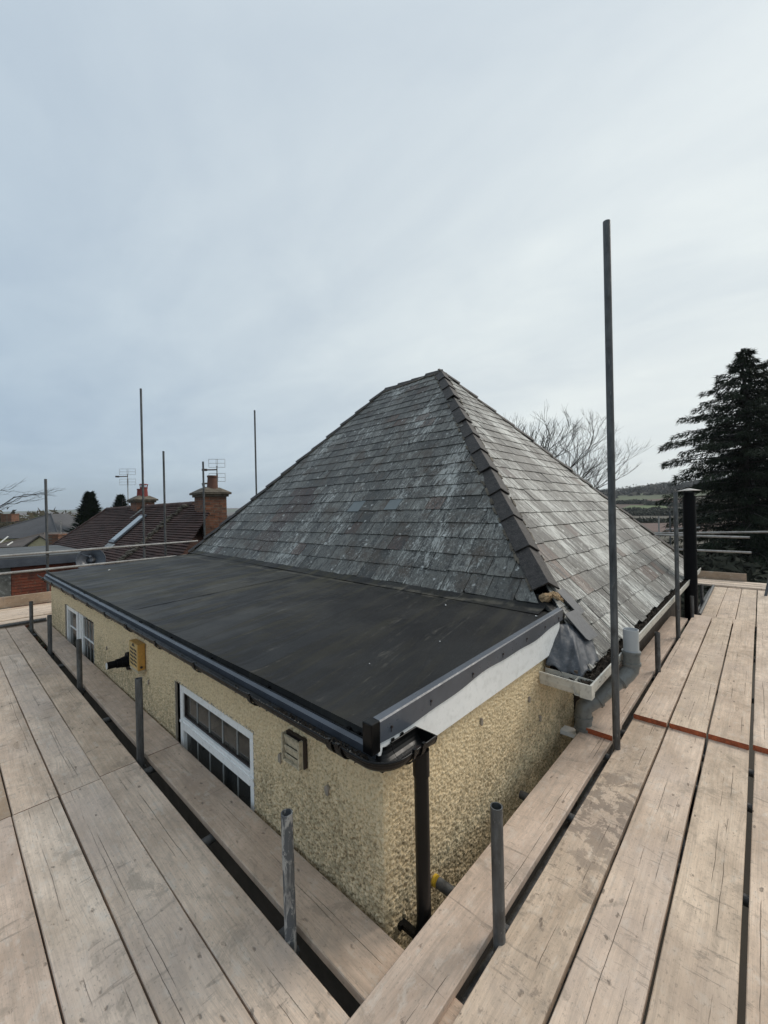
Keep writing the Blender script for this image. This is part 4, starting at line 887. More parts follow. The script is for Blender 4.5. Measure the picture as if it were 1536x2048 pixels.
# ---------------------------------------------------------------- scaffold boards
BOARD_T = .038
def board_mesh(L, W_, seed, endm):
    r_ = random.Random(seed); b = .0035; n = 16; mb = MB(); vs = []
    for i in range(n + 1):
        x = -L/2 + L*i/n; dy = .0016*mn.noise(Vector((x*1.7, seed*3.1, 0))); dw = .0014*mn.noise(Vector((x*2.3, seed*1.7, 9))); dz = .0012*mn.noise(Vector((x*.9, seed*2.3, 4)))
        hw = W_/2 + dw; t = BOARD_T/2; bb = b*(1 + .5*mn.noise(Vector((x*6, seed, 2))))
        vs += [(x, dy - hw + bb, dz + t), (x, dy + hw - bb, dz + t), (x, dy + hw, dz + t - bb), (x, dy + hw, dz - t + bb), (x, dy + hw - bb, dz - t), (x, dy - hw + bb, dz - t), (x, dy - hw, dz - t + bb), (x, dy - hw, dz + t - bb)]
    for i in range(n):
        for j in range(8): mb.add([], [])
    mb.add(vs, [(i*8 + j, i*8 + (j + 1) % 8, (i + 1)*8 + (j + 1) % 8, (i + 1)*8 + j) for i in range(n) for j in range(8)], 0)
    mb.add(vs[:8] + vs[-8:], [tuple(range(8)), tuple(range(15, 7, -1))], 1)
    return mb
nb = [0]
def board(axis, c, L, zt, label, m='wood', end='brown_end', W_=.225, rot=0., group='scaffold boards', flip=False, onedge=False):
    """axis: direction the board runs; c = (x,y) centre; zt = top height"""
    nb[0] += 1; mb = board_mesh(L, W_, nb[0], end); o = mb.build('scaffold_board', [M[m], M[end]], None)
    rz = (0 if axis == 'X' else math.pi/2) + rot + (math.pi if flip else 0)
    o.rotation_euler = (math.pi/2 if onedge else 0, 0, rz); o.location = (c[0], c[1], zt - (W_/2 if onedge else BOARD_T/2)); tag(o, label, 'scaffold board', group); return o
ZL = -1.738
# left platform: boards run along Y
LG = 'boards of the left platform'
lanes = [((1.119), .224, 'lane against the cream wall'), ((.828), .219, 'lane left of the short posts'), ((.604), .215, 'second lane left of the short posts'), ((.383), .213, 'third lane left of the short posts'), ((.163), .210, 'fourth lane left of the short posts'), ((-.06), .218, 'outermost lane of the left platform')]
for i, (x, w_, nm) in enumerate(lanes):
    y1 = 3.285 if i else 3.30; y0 = -.45
    mm = ['wood_pink', 'wood', 'wood', 'wood_pale', 'wood_pink', 'wood'][i]
    board('Y', (x, (y0 + y1)/2 - (.03 if i > 1 else 0)), y1 - y0, ZL, 'near scaffold board, ' + nm, mm, 'orange_end' if i in (2, 4) else 'brown_end', w_, rot=[.0, .002, -.001, .0015, 0, 0][i], group=LG)
    y0 = (y1 + .006) - (.03 if i > 1 else 0); ye = 7.1 if i else 8.91
    mm = ['wood_pink', 'wood', 'wood', 'wood', 'wood_brown', 'wood_pink'][i]
    board('Y', (x + (0 if i else .002), (y0 + ye)/2), ye - y0, ZL, 'mid-length scaffold board, ' + nm, mm, 'brown_end', w_, rot=[0, -.001, .001, 0, 0, 0][i], group=LG)
    if i: board('Y', (x, (7.106 + 9.35 + (1.2 if i > 1 else -.44))/2), 9.35 + (1.2 if i > 1 else -.44) - 7.106, ZL, 'far end scaffold board, ' + nm, 'wood_pink' if i % 2 else 'wood', 'brown_end', w_, group=LG)
# boards across the far end, resting on top
board('X', (2.55, 9.045), 3.9, ZL + .02, 'narrow pale board across the far left end just beyond the dark tube', 'wood_pale', 'brown_end', .20, group='boards across the far left end')
for k, y in enumerate((9.30, 9.56, 9.80, 10.04, 10.28, 10.52)):
    board('X', (2.55, y), 3.9, ZL + .02 + (.012 if k else 0), ['pale scaffold board across the far left end, nearest to the camera', 'pale scaffold board across the far left end, second from the near edge', 'pale scaffold board across the far left end, third from the near edge', 'pale scaffold board across the far left end, fourth from the near edge', 'pale scaffold board across the far left end, fifth from the near edge', 'pale scaffold board across the far left end, against the toe board'][k], 'wood_pale', 'brown_end', .225, group='boards across the far left end')
board('X', (.95, 10.72), 3.9, -1.49, 'toe board standing on edge at the far left end of the platform', 'wood_brown', 'brown_end', .215, group='toe boards', onedge=True)
board('X', (-1.3, 9.0), 2.9, ZL + .04, 'scaffold board lying across the outer far left corner', 'wood_pale', 'brown_end', .225, group='boards across the far left end') if False else None
# right platform: boards run along X, lying over the ends of the left ones
RG_ = 'boards of the right platform'; ZR = -1.70
rl = [(.935, .216, 'against the cream wall', 'wood_pink'), (.668, .222, 'right of the short posts, with dark stains', 'wood_stained'), (.430, .224, 'second right of the short posts', 'wood'), (.193, .222, 'third right of the short posts', 'wood_pale'), (-.050, .222, 'fourth right of the short posts', 'wood'), (-.29, .222, 'outermost of the right platform', 'wood_pale')]
for i, (y, w_, nm, mm) in enumerate(rl):
    x1 = [3.62, 3.86, 3.87, 3.9, 3.9, 3.9][i]
    board('X', (x1 - 1.95, y), 3.9, ZR, 'near scaffold board ' + nm, mm, 'brown_end', w_, rot=[0, .001, .0025, -.0005, -.004, 0][i], group=RG_)
    x0 = [3.30, 3.77, 3.78, 3.78, 3.80, 3.80][i]; L = [4.2, 4.05, 4.05, 4.05, 4.05, 4.05][i]
    board('X', (x0 + L/2, y - (.0 if i else .01)), L, ZR + .0385, 'orange ended overlapping board, ' + nm.replace(', with dark stains', ''), ['wood_pink', 'wood', 'wood_pale', 'wood', 'wood', 'wood_pale'][i], 'orange_end', w_, rot=[.0, .0015, .001, 0, -.001, 0][i], group='overlapping boards of the right platform')
for i, (y, nm) in enumerate(((.655, 'beside the black flue'), (.425, 'second from the black flue'), (.192, 'third from the black flue'), (-.045, 'fourth from the black flue'), (-.28, 'fifth from the black flue'))):
    board('X', (9.72, y), 3.6, -1.745, 'far pale scaffold board ' + nm, 'wood_pale' if i != 1 else 'wood', 'brown_end', .224, group='far boards of the right platform')
for k, x in enumerate((11.45, 11.70, 11.95)):
    board('Y', (x, .0), 3.9, -1.705 + .004*k, ['scaffold board laid crosswise at the far right end, nearest', 'scaffold board laid crosswise at the far right end, middle', 'scaffold board laid crosswise at the far right end, farthest'][k], 'wood_pale', 'brown_end', .225, group='crosswise boards at the far right end')
board('Y', (12.12, 1.35), 2.2, -1.525, 'toe board standing on edge beyond the black flue', 'wood_brown', 'brown_end', .225, group='toe boards', onedge=True)

# ---------------------------------------------------------------- scaffold tubes
RT = .02415
def pole(x, y, z0, z1, label, m='tube', grp=None, lean=(0, 0), caps=(), name='scaffold_pole'):
    o = MB().tube((0, 0, 0), (lean[0], lean[1], z1 - z0), RT, n=20, wall=.004).build(name, M[m], None, fix=False); o.location = (x, y, z0); tag(o, label, 'scaffold pole', grp)
    for z_ in caps:
        f_ = (z_ - z0)/(z1 - z0); mb = MB(); mb.tube((lean[0]*f_, lean[1]*f_, z_ - z0 - .03), (lean[0]*f_, lean[1]*f_, z_ - z0 + .03), RT + .009, n=14); mb.obox((lean[0]*f_ - .03, lean[1]*f_ - .02, z_ - z0), (.022, 0, 0), (0, .016, 0), (0, 0, .02)); mb.tube((lean[0]*f_ - .05, lean[1]*f_ - .03, z_ - z0), (lean[0]*f_ - .01, lean[1]*f_ - .05, z_ - z0), .008, n=6)
        c = mb.build('coupler', M['tube'], o)
    return o
XP = .972
for y, zt, lab, mm, le in ((1.44, -1.226, 'short cement splashed scaffold pole nearest the corner on the left platform', 'splash', (-.018, .010)), (3.31, -1.162, 'short scaffold pole in front of the near window', 'tube', (-.01, 0)), (5.18, -1.25, 'short scaffold pole in front of the far window', 'tube', (-.006, 0)), (6.86, -1.262, 'short scaffold pole second from the far left end', 'tube', (0, 0)), (8.42, -1.29, 'short scaffold pole at the far left end beside the cross boards', 'tube', (0, 0))):
    pole(XP, y, -2.9 if y > 3 else -2.9, zt, lab, mm, 'short poles of the left platform', le, caps=(-1.83,))
pole(1.49, .785, -2.9, -1.170, 'short scaffold pole nearest the corner on the right platform', 'tube', 'poles of the right platform', (-.012, .0), caps=(-1.80,))
tp = pole(3.222, .772, GZ, 2.02, 'very tall scaffold pole rising in front of the right roof slope', 'tube', 'poles of the right platform', (.0, .0), caps=())
pole(4.90, .785, -2.9, -1.268, 'short scaffold pole beyond the grey soil pipe', 'tube', 'poles of the right platform', (0, 0), caps=(-1.80,))
pole(6.32, .79, GZ, .178, 'medium height scaffold pole between the roof and the black flue', 'tube', 'poles of the right platform', (0, 0))
pole(7.62, .775, GZ, -1.345, 'short scaffold pole in front of the black flue', 'tube', 'poles of the right platform', (0, 0))
pole(9.3, .80, GZ, -1.42, 'stub of scaffold pole just behind the black flue', 'tube', 'poles of the right platform')
YR = 10.8
for x, z1, lab in ((1.53, .81, 'shorter scaffold pole at the far left, above the brick outbuilding'), (3.325, 3.04, 'tallest scaffold pole at the far left, in front of the brown tiled roof'), (3.80, 1.60, 'scaffold pole just right of the tallest far left one'), (4.77, 1.42, 'scaffold pole in front of the square brick chimney'), (6.30, 3.03, 'thin tall scaffold pole rising behind the left hip of the roof')):
    pole(x, YR, GZ, z1, lab, 'tube', 'tall poles along the far left end', (-.02, 0), caps=(-.70, -1.04) if x < 3.5 else ())
def rail(p0, p1, label, m='rail', name='guard_rail', grp='guard rails at the far left end', cat='guard rail'):
    p0 = Vector(p0); p1 = Vector(p1); o = MB().tube((0, 0, 0), p1 - p0, RT, n=16).build(name, M[m], None, fix=False); o.location = p0; tag(o, label, cat, grp); return o
rail((-1.6, YR - .05, -.735), (4.55, YR - .05, -.66), 'upper scaffold guard rail crossing the far left end'); rail((-1.6, YR - .05, -1.075), (4.3, YR - .05, -1.00), 'lower scaffold guard rail just above the far flat roof edge')
rail((12.0, 2.6, -.69), (12.0, .18, -.71), 'upper short guard rail beyond the black flue', grp='guard rails at the far right end'); rail((12.0, 2.6, -1.03), (12.0, .16, -1.04), 'lower short guard rail beyond the black flue', grp='guard rails at the far right end'); rail((12.5, 2.4, -.70), (12.5, -1.6, -.555), 'highest guard rail running off the right edge beyond the black flue', grp='guard rails at the far right end')
pole(10.55, .03, -2.2, .9, 'leaning scaffold pole at the right edge of the photo', 'tube', 'poles at the far right end', (1.05, -.55))
for k, (x, y, z0, z1, lab) in enumerate(((16.9, 2.28, GZ, -.2, 'dark scaffold pole behind the roof, left of the flue'), (16.9, 2.60, GZ, -.33, 'thin pale scaffold pole farthest left behind the roof slope'), (17.3, 1.90, GZ, -.38, 'thin pale scaffold pole beside the black flue'))): pole(x, y, z0, z1, lab, 'rail' if k else 'tube', 'poles behind the roof')
rail((16.9, 2.9, -.95), (16.9, 1.7, -.93), 'pale rail across the poles behind the roof', grp='rails behind the roof'); rail((16.9, 2.5, -1.75), (16.9, 1.6, -1.78), 'lowest pale rail behind the roof, above the slates', grp='rails behind the roof'); rail((17.2, 2.45, -.80), (17.2, 1.5, -.72), 'pale rail just above the other rails behind the roof', grp='rails behind the roof')
rail((8.12, .735, -1.715), (11.2, .765, -1.715), 'grey tube lying along the platform beside the black flue', 'tube', 'scaffold_tube', 'tubes beside the flue', 'scaffold tube'); 
# ledgers and transoms under the boards, seen through the gaps
zt = ZL - .038 - RT - .002
for k, (y, lab) in enumerate(((.95, 'cross tube under the boards at the near left corner'), (2.28, 'cross tube under the left platform before the near window'), (3.22, 'cross tube under the left platform at the board joints'), (4.30, 'cross tube under the left platform below the alarm box'), (5.25, 'cross tube under the left platform by the far window'), (6.3, 'cross tube under the left platform below the far window'), (7.0, 'cross tube under the left platform at the far board joints'), (8.3, 'cross tube under the far end of the left platform'))):
    rail((-.35, y, zt), (1.22, y, zt), lab, 'tube', 'scaffold_tube', 'cross tubes under the left platform', 'scaffold tube')
t_ = rail((-.35, 1.53, zt + .0), (1.215, 1.53, zt + .0), 'cross tube with a yellow end cap touching the left wall', 'tube', 'scaffold_tube', 'cross tubes under the left platform', 'scaffold tube')
mb = MB(); mb.tube((1.565, 0, 0), (1.60, 0, 0), RT + .006, n=16); mb.build('end_cap', M['yellow_plastic'], t_)
zt2 = ZR - .038 - RT - .002
t_ = rail((1.585, -.45, zt2), (1.585, 1.15, zt2), 'cross tube with a yellow end cap beside the black downpipe', 'tube', 'scaffold_tube', 'cross tubes under the right platform', 'scaffold tube')
mb = MB(); mb.tube((0, 1.612, 0), (0, 1.625, 0), RT + .002, n=16); mb.build('end_cap', M['yellow_plastic'], t_)
for k, (x, lab) in enumerate(((2.42, 'cross tube under the dark stained board'), (3.18, 'cross tube under the right platform by the very tall pole'), (3.60, 'cross tube under the overlapping board ends'), (4.95, 'cross tube under the right platform beyond the soil pipe'), (6.25, 'cross tube under the right platform by the medium pole'), (7.7, 'cross tube under the right platform before the flue'))):
    rail((x, -.45, zt2 - .001), (x, 1.12 if k != 1 else 1.0, zt2 - .001), lab, 'tube', 'scaffold_tube', 'cross tubes under the right platform', 'scaffold tube')
rail((XP - .05, -.4, zt - 2*RT - .004), (XP - .05, 9.4, zt - 2*RT - .004), 'long tube under the gap of the left platform', 'tube', 'scaffold_tube', 'long tubes under the platforms', 'scaffold tube'); rail((-.2, .825, zt2 - 2*RT - .006), (12.3, .825, zt2 - 2*RT - .006), 'long tube under the gap of the right platform', 'tube', 'scaffold_tube', 'long tubes under the platforms', 'scaffold tube')
rail((-1.2, 8.915, -1.700), (1.22, 8.915, -1.700), 'dark tube lying across the far left end in front of the cross boards', 'tube', 'scaffold_tube', 'tubes at the far left end', 'scaffold tube')
exec_bg = True
# ---------------------------------------------------------------- background houses
def roof_rows(mb, p_ridge0, p_ridge1, n, down, L, rows, hp=None, u_clip=None, rng=0):
    """stepped tile courses from the ridge downwards; u_clip(v)->(u0,u1) limits along the ridge"""
    u = (p_ridge1 - p_ridge0); LU = u.length; u = u.normalized(); r_ = random.Random(3 + rng); g_ = L/rows
    for k in range(rows):
        v0 = k*g_; v1 = (k + 1)*g_ + .03; c0, c1 = u_clip(v1); d0, d1 = u_clip(v0); nseg = 24; vs = []
        for i in range(nseg + 1):
            t = i/nseg; wob = .012*mn.noise(Vector((t*9, k*.7, rng))) + r_.gauss(0, .004)
            for (v_, e0, e1, h) in ((v0, d0, d1, 0), (v1, c0, c1, .045), (v1, c0, c1, 0.0)):
                vs.append(p_ridge0 + u*(e0 + (e1 - e0)*t) + down*v_ + n*(h + (wob if h else 0)))
        mb.add(vs, [(i*3 + j, (i + 1)*3 + j, (i + 1)*3 + j + 1, i*3 + j + 1) for i in range(nseg) for j in range(2)])
# long brown tiled roof
RB = Vector((5.53, 13.2, .385)); RA = Vector((5.36, 22.25, .385)); nh = empty('neighbouring_house', (5.5, 17, GZ)); tag(nh, 'neighbouring house with a long brown tiled roof', 'house')
pit = R(42); dn = Vector((-math.cos(pit), 0, -math.sin(pit))); nn = Vector((-math.sin(pit), 0, math.cos(pit))); LR = 5.0
mb = MB(); roof_rows(mb, RB, RA, nn, dn, LR, 52, u_clip=lambda v: (-min(3.6*v, 1.5 + .6*v), 9.05 + .62*v)); o = child(nh, mb, 'roof', M['tile_brown'], fix=False)
mb = MB(); e0 = RB + dn*LR; e1 = RA + dn*LR + Vector((0, 3.1, 0)); mb.add([RB - nn*.05, RA - nn*.05, e1 - nn*.05, e0 - nn*.05 + Vector((0, -4.4, 0))], [(0, 1, 2, 3)])
b0 = RB + Vector((3.7, 0, -3.3)); b1 = RA + Vector((3.7, 3.1, -3.3)); mb.add([RB, RA, b1, b0], [(0, 1, 2, 3)]); mb.add([RA, e1, b1], [(0, 1, 2)]); mb.add([RB, e0 + Vector((0, -4.4, 0)), b0 + Vector((0, -4.4, 0))], [(0, 1, 2)]); child(nh, mb, 'roof_lining', M['tile_brown'])
mb = MB(); mb.box((2.1, 13.4, GZ), (9.0, 24.5, -2.9)); child(nh, mb, 'wall', M['brick_old'])
for i in range(24):        # ridge tiles
    t0, t1 = i/24, (i + 1)/24; p, q_ = RB.lerp(RA, t0), RB.lerp(RA, t1); mb = MB(); mb.tube(p + Vector((0, .01, -.04)), q_ + Vector((0, -.01, -.04 + random.uniform(-.01, .01))), .115, n=10); child(nh, mb, 'ridge_tile', M['tile_brown'])
for i in range(16):        # hip tiles running down the far left end
    a = RA + (Vector((e1.x, e1.y, e1.z)) - RA)*(i/16); b = RA + (Vector((e1.x, e1.y, e1.z)) - RA)*((i + 1)/16); mb = MB(); mb.tube(a, b, .10, .085, n=8); child(nh, mb, 'hip_tile', M['tile_brown'])
r_ = random.Random(5); mb = MB()
for i in range(160):       # displaced mossy verge by the right end and below the skylight
    t = r_.uniform(.1, 3.0); c = RB + dn*t + Vector((0, .45 + .35*t*.2 + r_.gauss(0, .12), 0)) + nn*.06; s_ = r_.uniform(.02, .055); mb.obox(c, (s_, 0, s_*.3), (0, s_*1.5, 0), nn*s_*.6)
for i in range(140):
    t = r_.uniform(2.2, 4.4); c = RB + dn*t + Vector((0, 3.1 + r_.gauss(0, .10), 0)) + nn*.05; s_ = r_.uniform(.015, .04); mb.obox(c, dn*s_*2, (0, s_, 0), nn*s_*.5)
o = child(nh, mb, 'moss', M['cap_mortar'], fix=False); o['kind'] = 'stuff'
# skylight
def onN(y, v, h=0): return RB + Vector((0, y, 0)) + dn*v + nn*h
mb = MB(); y0, y1, v0, v1 = 2.75, 3.38, .62, 1.98
P = [onN(y0, v0, .09), onN(y1, v0, .09), onN(y1, v1, .09), onN(y0, v1, .09)]; mb.prism(P, nn*.05); sk = child(nh, mb, 'skylight', M['trim_grey'])
mb = MB(); mb.prism([onN(y0 + .06, v0 + .08, .142), onN(y1 - .06, v0 + .08, .142), onN(y1 - .06, v1 - .1, .142), onN(y0 + .06, v1 - .1, .142)], nn*.006); c = mb.build('pane', M['skylight'], None); c.parent = sk; c.matrix_parent_inverse = Matrix.Identity(4)
c.parent = nh; c.matrix_parent_inverse = Matrix.Translation(nh.location).inverted(); c.name = 'skylight_pane'
mb = MB(); mb.prism([onN(y0 - .1, v1 + .02, .06), onN(y1 + .1, v1 + .02, .06), onN(y1 + .12, v1 + .26, .06), onN(y0 - .12, v1 + .24, .06)], nn*.02); child(nh, mb, 'skylight_apron', M['rail'])
# chimneys
def chimney(c, wx, wy, z0, z1, pots, label, rz, lead=False):
    o = empty('chimney', (c[0], c[1], z0)); 
    mb = MB(); ca, sa = math.cos(rz), math.sin(rz)
    ax, ay = Vector((ca, sa, 0)), Vector((-sa, ca, 0)); cc = Vector((c[0], c[1], 0))
    mb.obox(cc + Vector((0, 0, (z0 + z1)/2)), ax*wx/2, ay*wy/2, (0, 0, (z1 - z0)/2)); out = [child(nh, mb, 'chimney', M['brick_old'])]
    ch = out[0]; ch['label'] = label
    def sub(mb, name, m, **k): o_ = mb.build(name, m, None, **k); o_.parent = ch; o_.matrix_parent_inverse = Matrix.Identity(4) if False else ch.matrix_parent_inverse.inverted() @ Matrix.Identity(4) if False else Matrix.Translation((0, 0, 0)); return o_
    r_ = random.Random(int(c[1]*10)); mb = MB()     # proud and recessed bricks so that the outline and faces are uneven
    for row in range(int((z1 - z0)/.075)):
        for k in range(3):
            s_ = r_.choice([-1, 1]); f_ = r_.choice([0, 1]); off = r_.uniform(-.5, .5); z_ = z0 + .04 + row*.075
            if f_: mb.obox(cc + ay*wy/2*s_ + ax*off*(wx - .2) + Vector((0, 0, z_)), ax*.10, ay*r_.uniform(.004, .014), (0, 0, .031))
            else: mb.obox(cc + ax*wx/2*s_ + ay*off*(wy - .2) + Vector((0, 0, z_)), ax*r_.uniform(.004, .014), ay*.10, (0, 0, .031))
    x_ = sub(mb, 'brickwork', M['brick_old'], fix=False); x_['kind'] = 'stuff'
    mb = MB(); mb.obox(cc + Vector((0, 0, z1 + .03)), ax*(wx/2 + .05), ay*(wy/2 + .05), (0, 0, .035)); mb.obox(cc + Vector((0, 0, z1 + .09)), ax*(wx/2 + .11), ay*(wy/2 + .11), (0, 0, .025))
    a = [cc + ax*(wx/2 + .12)*i + ay*(wy/2 + .12)*j + Vector((0, 0, z1 + .115)) for i, j in ((-1, -1), (1, -1), (1, 1), (-1, 1))]; b = [cc + ax*wx*.30*i + ay*wy*.30*j + Vector((0, 0, z1 + .27)) for i, j in ((-1, -1), (1, -1), (1, 1), (-1, 1))]
    mb.add(a + b, [(0, 1, 5, 4), (1, 2, 6, 5), (2, 3, 7, 6), (3, 0, 4, 7), (4, 5, 6, 7)]); mb2 = sub(mb, 'chimney_cap', M['cap_mortar'])
    for (px_, py_, r1, h, mm, cowl) in pots:
        p = cc + ax*px_ + ay*py_ + Vector((0, 0, z1 + .2)); mb = MB(); mb.tube(p, p + Vector((0, 0, h)), r1, r1*.80, n=18); mb.tube(p + Vector((0, 0, h - .05)), p + Vector((0, 0, h)), r1*.92, n=18)
        if cowl:
            mb.tube(p + Vector((0, 0, h + .10)), p + Vector((0, 0, h + .13)), r1*1.15, r1*.9, n=16)
            for k in range(7): t = 2*math.pi*k/7; mb.tube(p + Vector((r1*.8*math.cos(t), r1*.8*math.sin(t), h - .02)), p + Vector((r1*.95*math.cos(t), r1*.95*math.sin(t), h + .11)), .012, n=5)
        sub(mb, 'chimney_pot', M[mm])
    bpy.data.objects.remove(o); return ch
chimney((5.55, 18.2), .62, 1.0, -.55, .56, [(0, -.24, .15, .40, 'pot_red', True), (0, .24, .15, .36, 'pot_red', False)], 'brick chimney with two red pots', R(-4), True)
chimney((5.52, 12.1), .62, .86, -3.6, .55, [(0, .22, .15, .10, 'cap_mortar', True), (0, -.18, .16, .42, 'pot_brown', False)], 'tall square brick chimney with one brown pot', R(-4))
mb = MB(); 
mb.prism([onN(4.3, -.05, .07), onN(4.42, .75, .07), onN(4.30, .78, .07), onN(3.95, .02, .07)], nn*.02); child(nh, mb, 'chimney_flashing', M['old_render'])
def aerial(base, h, rz, label, w=.9, double=True):
    o = empty('television_aerial', base); tag(o, label, 'aerial', 'television aerials'); ca, sa = math.cos(rz), math.sin(rz); ax = Vector((ca, sa, 0)); B = Vector(base)
    mb = MB(); mb.tube(B, B + Vector((0, 0, h)), .018, n=8); child(o, mb, 'mast', M['rail'])
    mb = MB()
    for dz in (0, .12, .24, .42, .54, .66): mb.tube(B + ax*-w/2 + Vector((0, 0, h - .45 + dz)), B + ax*w/2 + Vector((0, 0, h - .45 + dz)), .006, n=5)
    for dx in (-w/2, -.02, .02, w/2):
        mb.tube(B + ax*dx + Vector((0, 0, h - .45)), B + ax*dx + Vector((0, 0, h - .21)), .006, n=5); mb.tube(B + ax*dx + Vector((0, 0, h - .03)), B + ax*dx + Vector((0, 0, h + .21)), .006, n=5)
    child(o, mb, 'reflector_grid', M['rail'])
    bx = Vector((-sa, ca, 0)); mb = MB(); mb.tube(B + Vector((0, 0, h - .1)), B - ax*.30 - bx*.3 + Vector((0, 0, h - .14)), .02, n=6); mb.obox(B - ax*.28 - bx*.25 + Vector((0, 0, h - .13)), (.06, 0, 0), (0, .05, 0), (0, 0, .03)); child(o, mb, 'boom', M['alarm_dark'])
    if double:
        mb = MB(); 
        for s_ in (-1, 1):
            mb.tube(B + ax*.22*s_ + Vector((0, 0, h*.42 - .14)), B + ax*.22*s_ + Vector((0, 0, h*.42 + .14)), .008, n=5); mb.tube(B + ax*.13*s_ + Vector((0, 0, h*.42 - .10)), B + ax*.13*s_ + Vector((0, 0, h*.42 + .10)), .006, n=5)
        mb.tube(B - ax*.22 + Vector((0, 0, h*.42)), B + ax*.22 + Vector((0, 0, h*.42)), .014, n=6); child(o, mb, 'lower_dipole', M['alarm_dark'])
aerial((5.35, 19.3, -.2), 1.98, R(-40), 'television aerial with two tiers left of the red chimney pots', .62); aerial((5.62, 11.85, .2), 1.25, R(-40), 'single large grid aerial on the square brick chimney', .46, False)
# brick outbuilding with a flat grey roof
ob = empty('brick_outbuilding', (1.4, 16, GZ)); tag(ob, 'low red brick outbuilding with a flat grey felt roof', 'outbuilding')
X0, X1, Y0, Y1 = -2.2, 3.1, 15.4, 20.6
mb = MB(); mb.box((X0, Y0 - .15, -1.16), (X1 + .1, Y1, -1.06)); child(ob, mb, 'roof', M['felt_far'])
mb = MB(); mb.box((X0, Y0 - .19, -1.33), (X1, Y0 - .155, -1.10)); child(ob, mb, 'fascia', M['trim_grey'])
mb = MB(); mb.box((1.36, Y0, GZ), (X1, Y1, -1.165)); child(ob, mb, 'wall', M['brick_red'])
mb = MB(); mb.box((X0, Y0 - .03, GZ), (1.355, Y0 + .25, -1.165)); child(ob, mb, 'rendered_panel', M['old_render'])
mb = MB()
for i in range(34): mb.box((1.37, Y0 - .012, -4.0 + i*.085), (X1, Y0 - .001, -4.0 + i*.085 + .062))
o = child(ob, mb, 'brick_courses', M['brick_red']); o['kind'] = 'stuff'
sd_ = empty('satellite_dish', (3.05, 14.9, -1.35)); tag(sd_, 'dark satellite dish at the corner of the brick outbuilding', 'satellite dish')
mb = MB(); c = Vector((3.05, 14.6, -1.25)); nd = (Vector((-.25, -1, .35))).normalized(); u = nd.orthogonal().normalized(); w_ = nd.cross(u); vs = [c - nd*.10]
for k in (1, 2, 3):
    for i in range(24): t = 2*math.pi*i/24; rr_ = .36*k/3; vs.append(c + u*math.cos(t)*rr_ + w_*math.sin(t)*rr_ - nd*(.10*(1 - (k/3)**2)))
fs = [(0, 1 + i, 1 + (i + 1) % 24) for i in range(24)] + [(1 + 24*k + i, 1 + 24*k + (i + 1) % 24, 1 + 24*(k + 1) + (i + 1) % 24, 1 + 24*(k + 1) + i) for k in range(2) for i in range(24)]
mb.add(vs, fs, 0, True); mb.path([vs[49 + i] for i in range(24)] + [vs[49]], .012, 6); child(sd_, mb, 'dish', M['trim_grey'], fix=False)
mb = MB(); mb.tube(c - w_*.3 - nd*.02, c + nd*.38, .012, n=6); mb.tube(c + nd*.36, c + nd*.44, .035, n=8); mb.tube(c - nd*.1, c - nd*.1 + Vector((.1, .7, -.15)), .02, n=8); child(sd_, mb, 'feed_arm', M['trim_grey'])
# vent pipe, plank pile by the outbuilding
mb = MB(); mb.tube((2.33, 13.4, GZ), (2.33, 13.4, -1.72), .045, n=10); o = mb.build('waste_pipe', simple('pinkish_pipe', (.34, .24, .22), .6), None); tag(o, 'pinkish waste pipe in front of the brick outbuilding', 'waste pipe')
# hipped grey roofs further away
def hip_house(name, label, pxs, D, m, zb, wallm='cream_wall', depth=9, extra=None):
    """pxs: left eave, apex, right eave seen from the platform; built at distance D"""
    L_, T_, R_ = [pray(*p)*D for p in pxs]; back = fw*depth; o = empty(name, (T_.x, T_.y, GZ)); tag(o, label, 'house')
    T_ = T_ + back*.45; mb = MB(); T2 = T_ + back*.25; LB_, RB_ = L_ + back, R_ + back
    mb.add([L_, R_, T_, T2, LB_, RB_], [(0, 1, 2), (1, 5, 3, 2), (0, 2, 3, 4), (4, 3, 5)]); child(o, mb, 'roof', m)
    mb = MB(); q_ = [L_.lerp(R_, .04), R_.lerp(L_, .04), RB_.lerp(LB_, .04), LB_.lerp(RB_, .04)]; q_ = [Vector((p.x, p.y, p.z - .05)) + back*.03 for p in q_]; lo = [Vector((p.x, p.y, GZ)) for p in q_]
    mb.add(q_ + lo, [(0, 1, 5, 4), (1, 2, 6, 5), (2, 3, 7, 6), (3, 0, 4, 7)]); child(o, mb, 'wall', M[wallm])
    mb = MB(); 
    for a, b in ((L_, T_), (R_, T_)): mb.path([a, b], D*.0022, 6)
    child(o, mb, 'hip_tiles', m); return o, L_, T_, R_
o, L_, T_, R_ = hip_house('hipped_house', 'grey hip roofed house far left with a brick chimney', [(-75, 1080), (38, 1028), (118, 1074)], 42, M['tile_grey'], 0)
c = pray(20, 1036)*49; mb = MB(); mb.obox(c, rt*.62, fw*.5, (0, 0, .42)); mb.obox(c + Vector((0, 0, .44)), rt*.66, fw*.54, (0, 0, .05)); child(o, mb, 'chimney', M['brick_old'])
c = pray(37, 1043)*42.5; mb = MB(); mb.obox(c, rt*.17, fw*.2, (0, 0, .05)); child(o, mb, 'roof_vent', M['alarm_dark'])
o, L_, T_, R_ = hip_house('tiled_bungalow', 'grey brown tiled bungalow roofs in front of the grey hipped house', [(-30, 1096), (24, 1070), (78, 1092)], 28, M['tile_greybrown'], 0, depth=6)
o, L_, T_, R_ = hip_house('tiled_bungalow', 'grey brown tiled roof running behind the cream gable', [(22, 1094), (48, 1069), (112, 1086)], 33, M['tile_greybrown'], 0, depth=6)
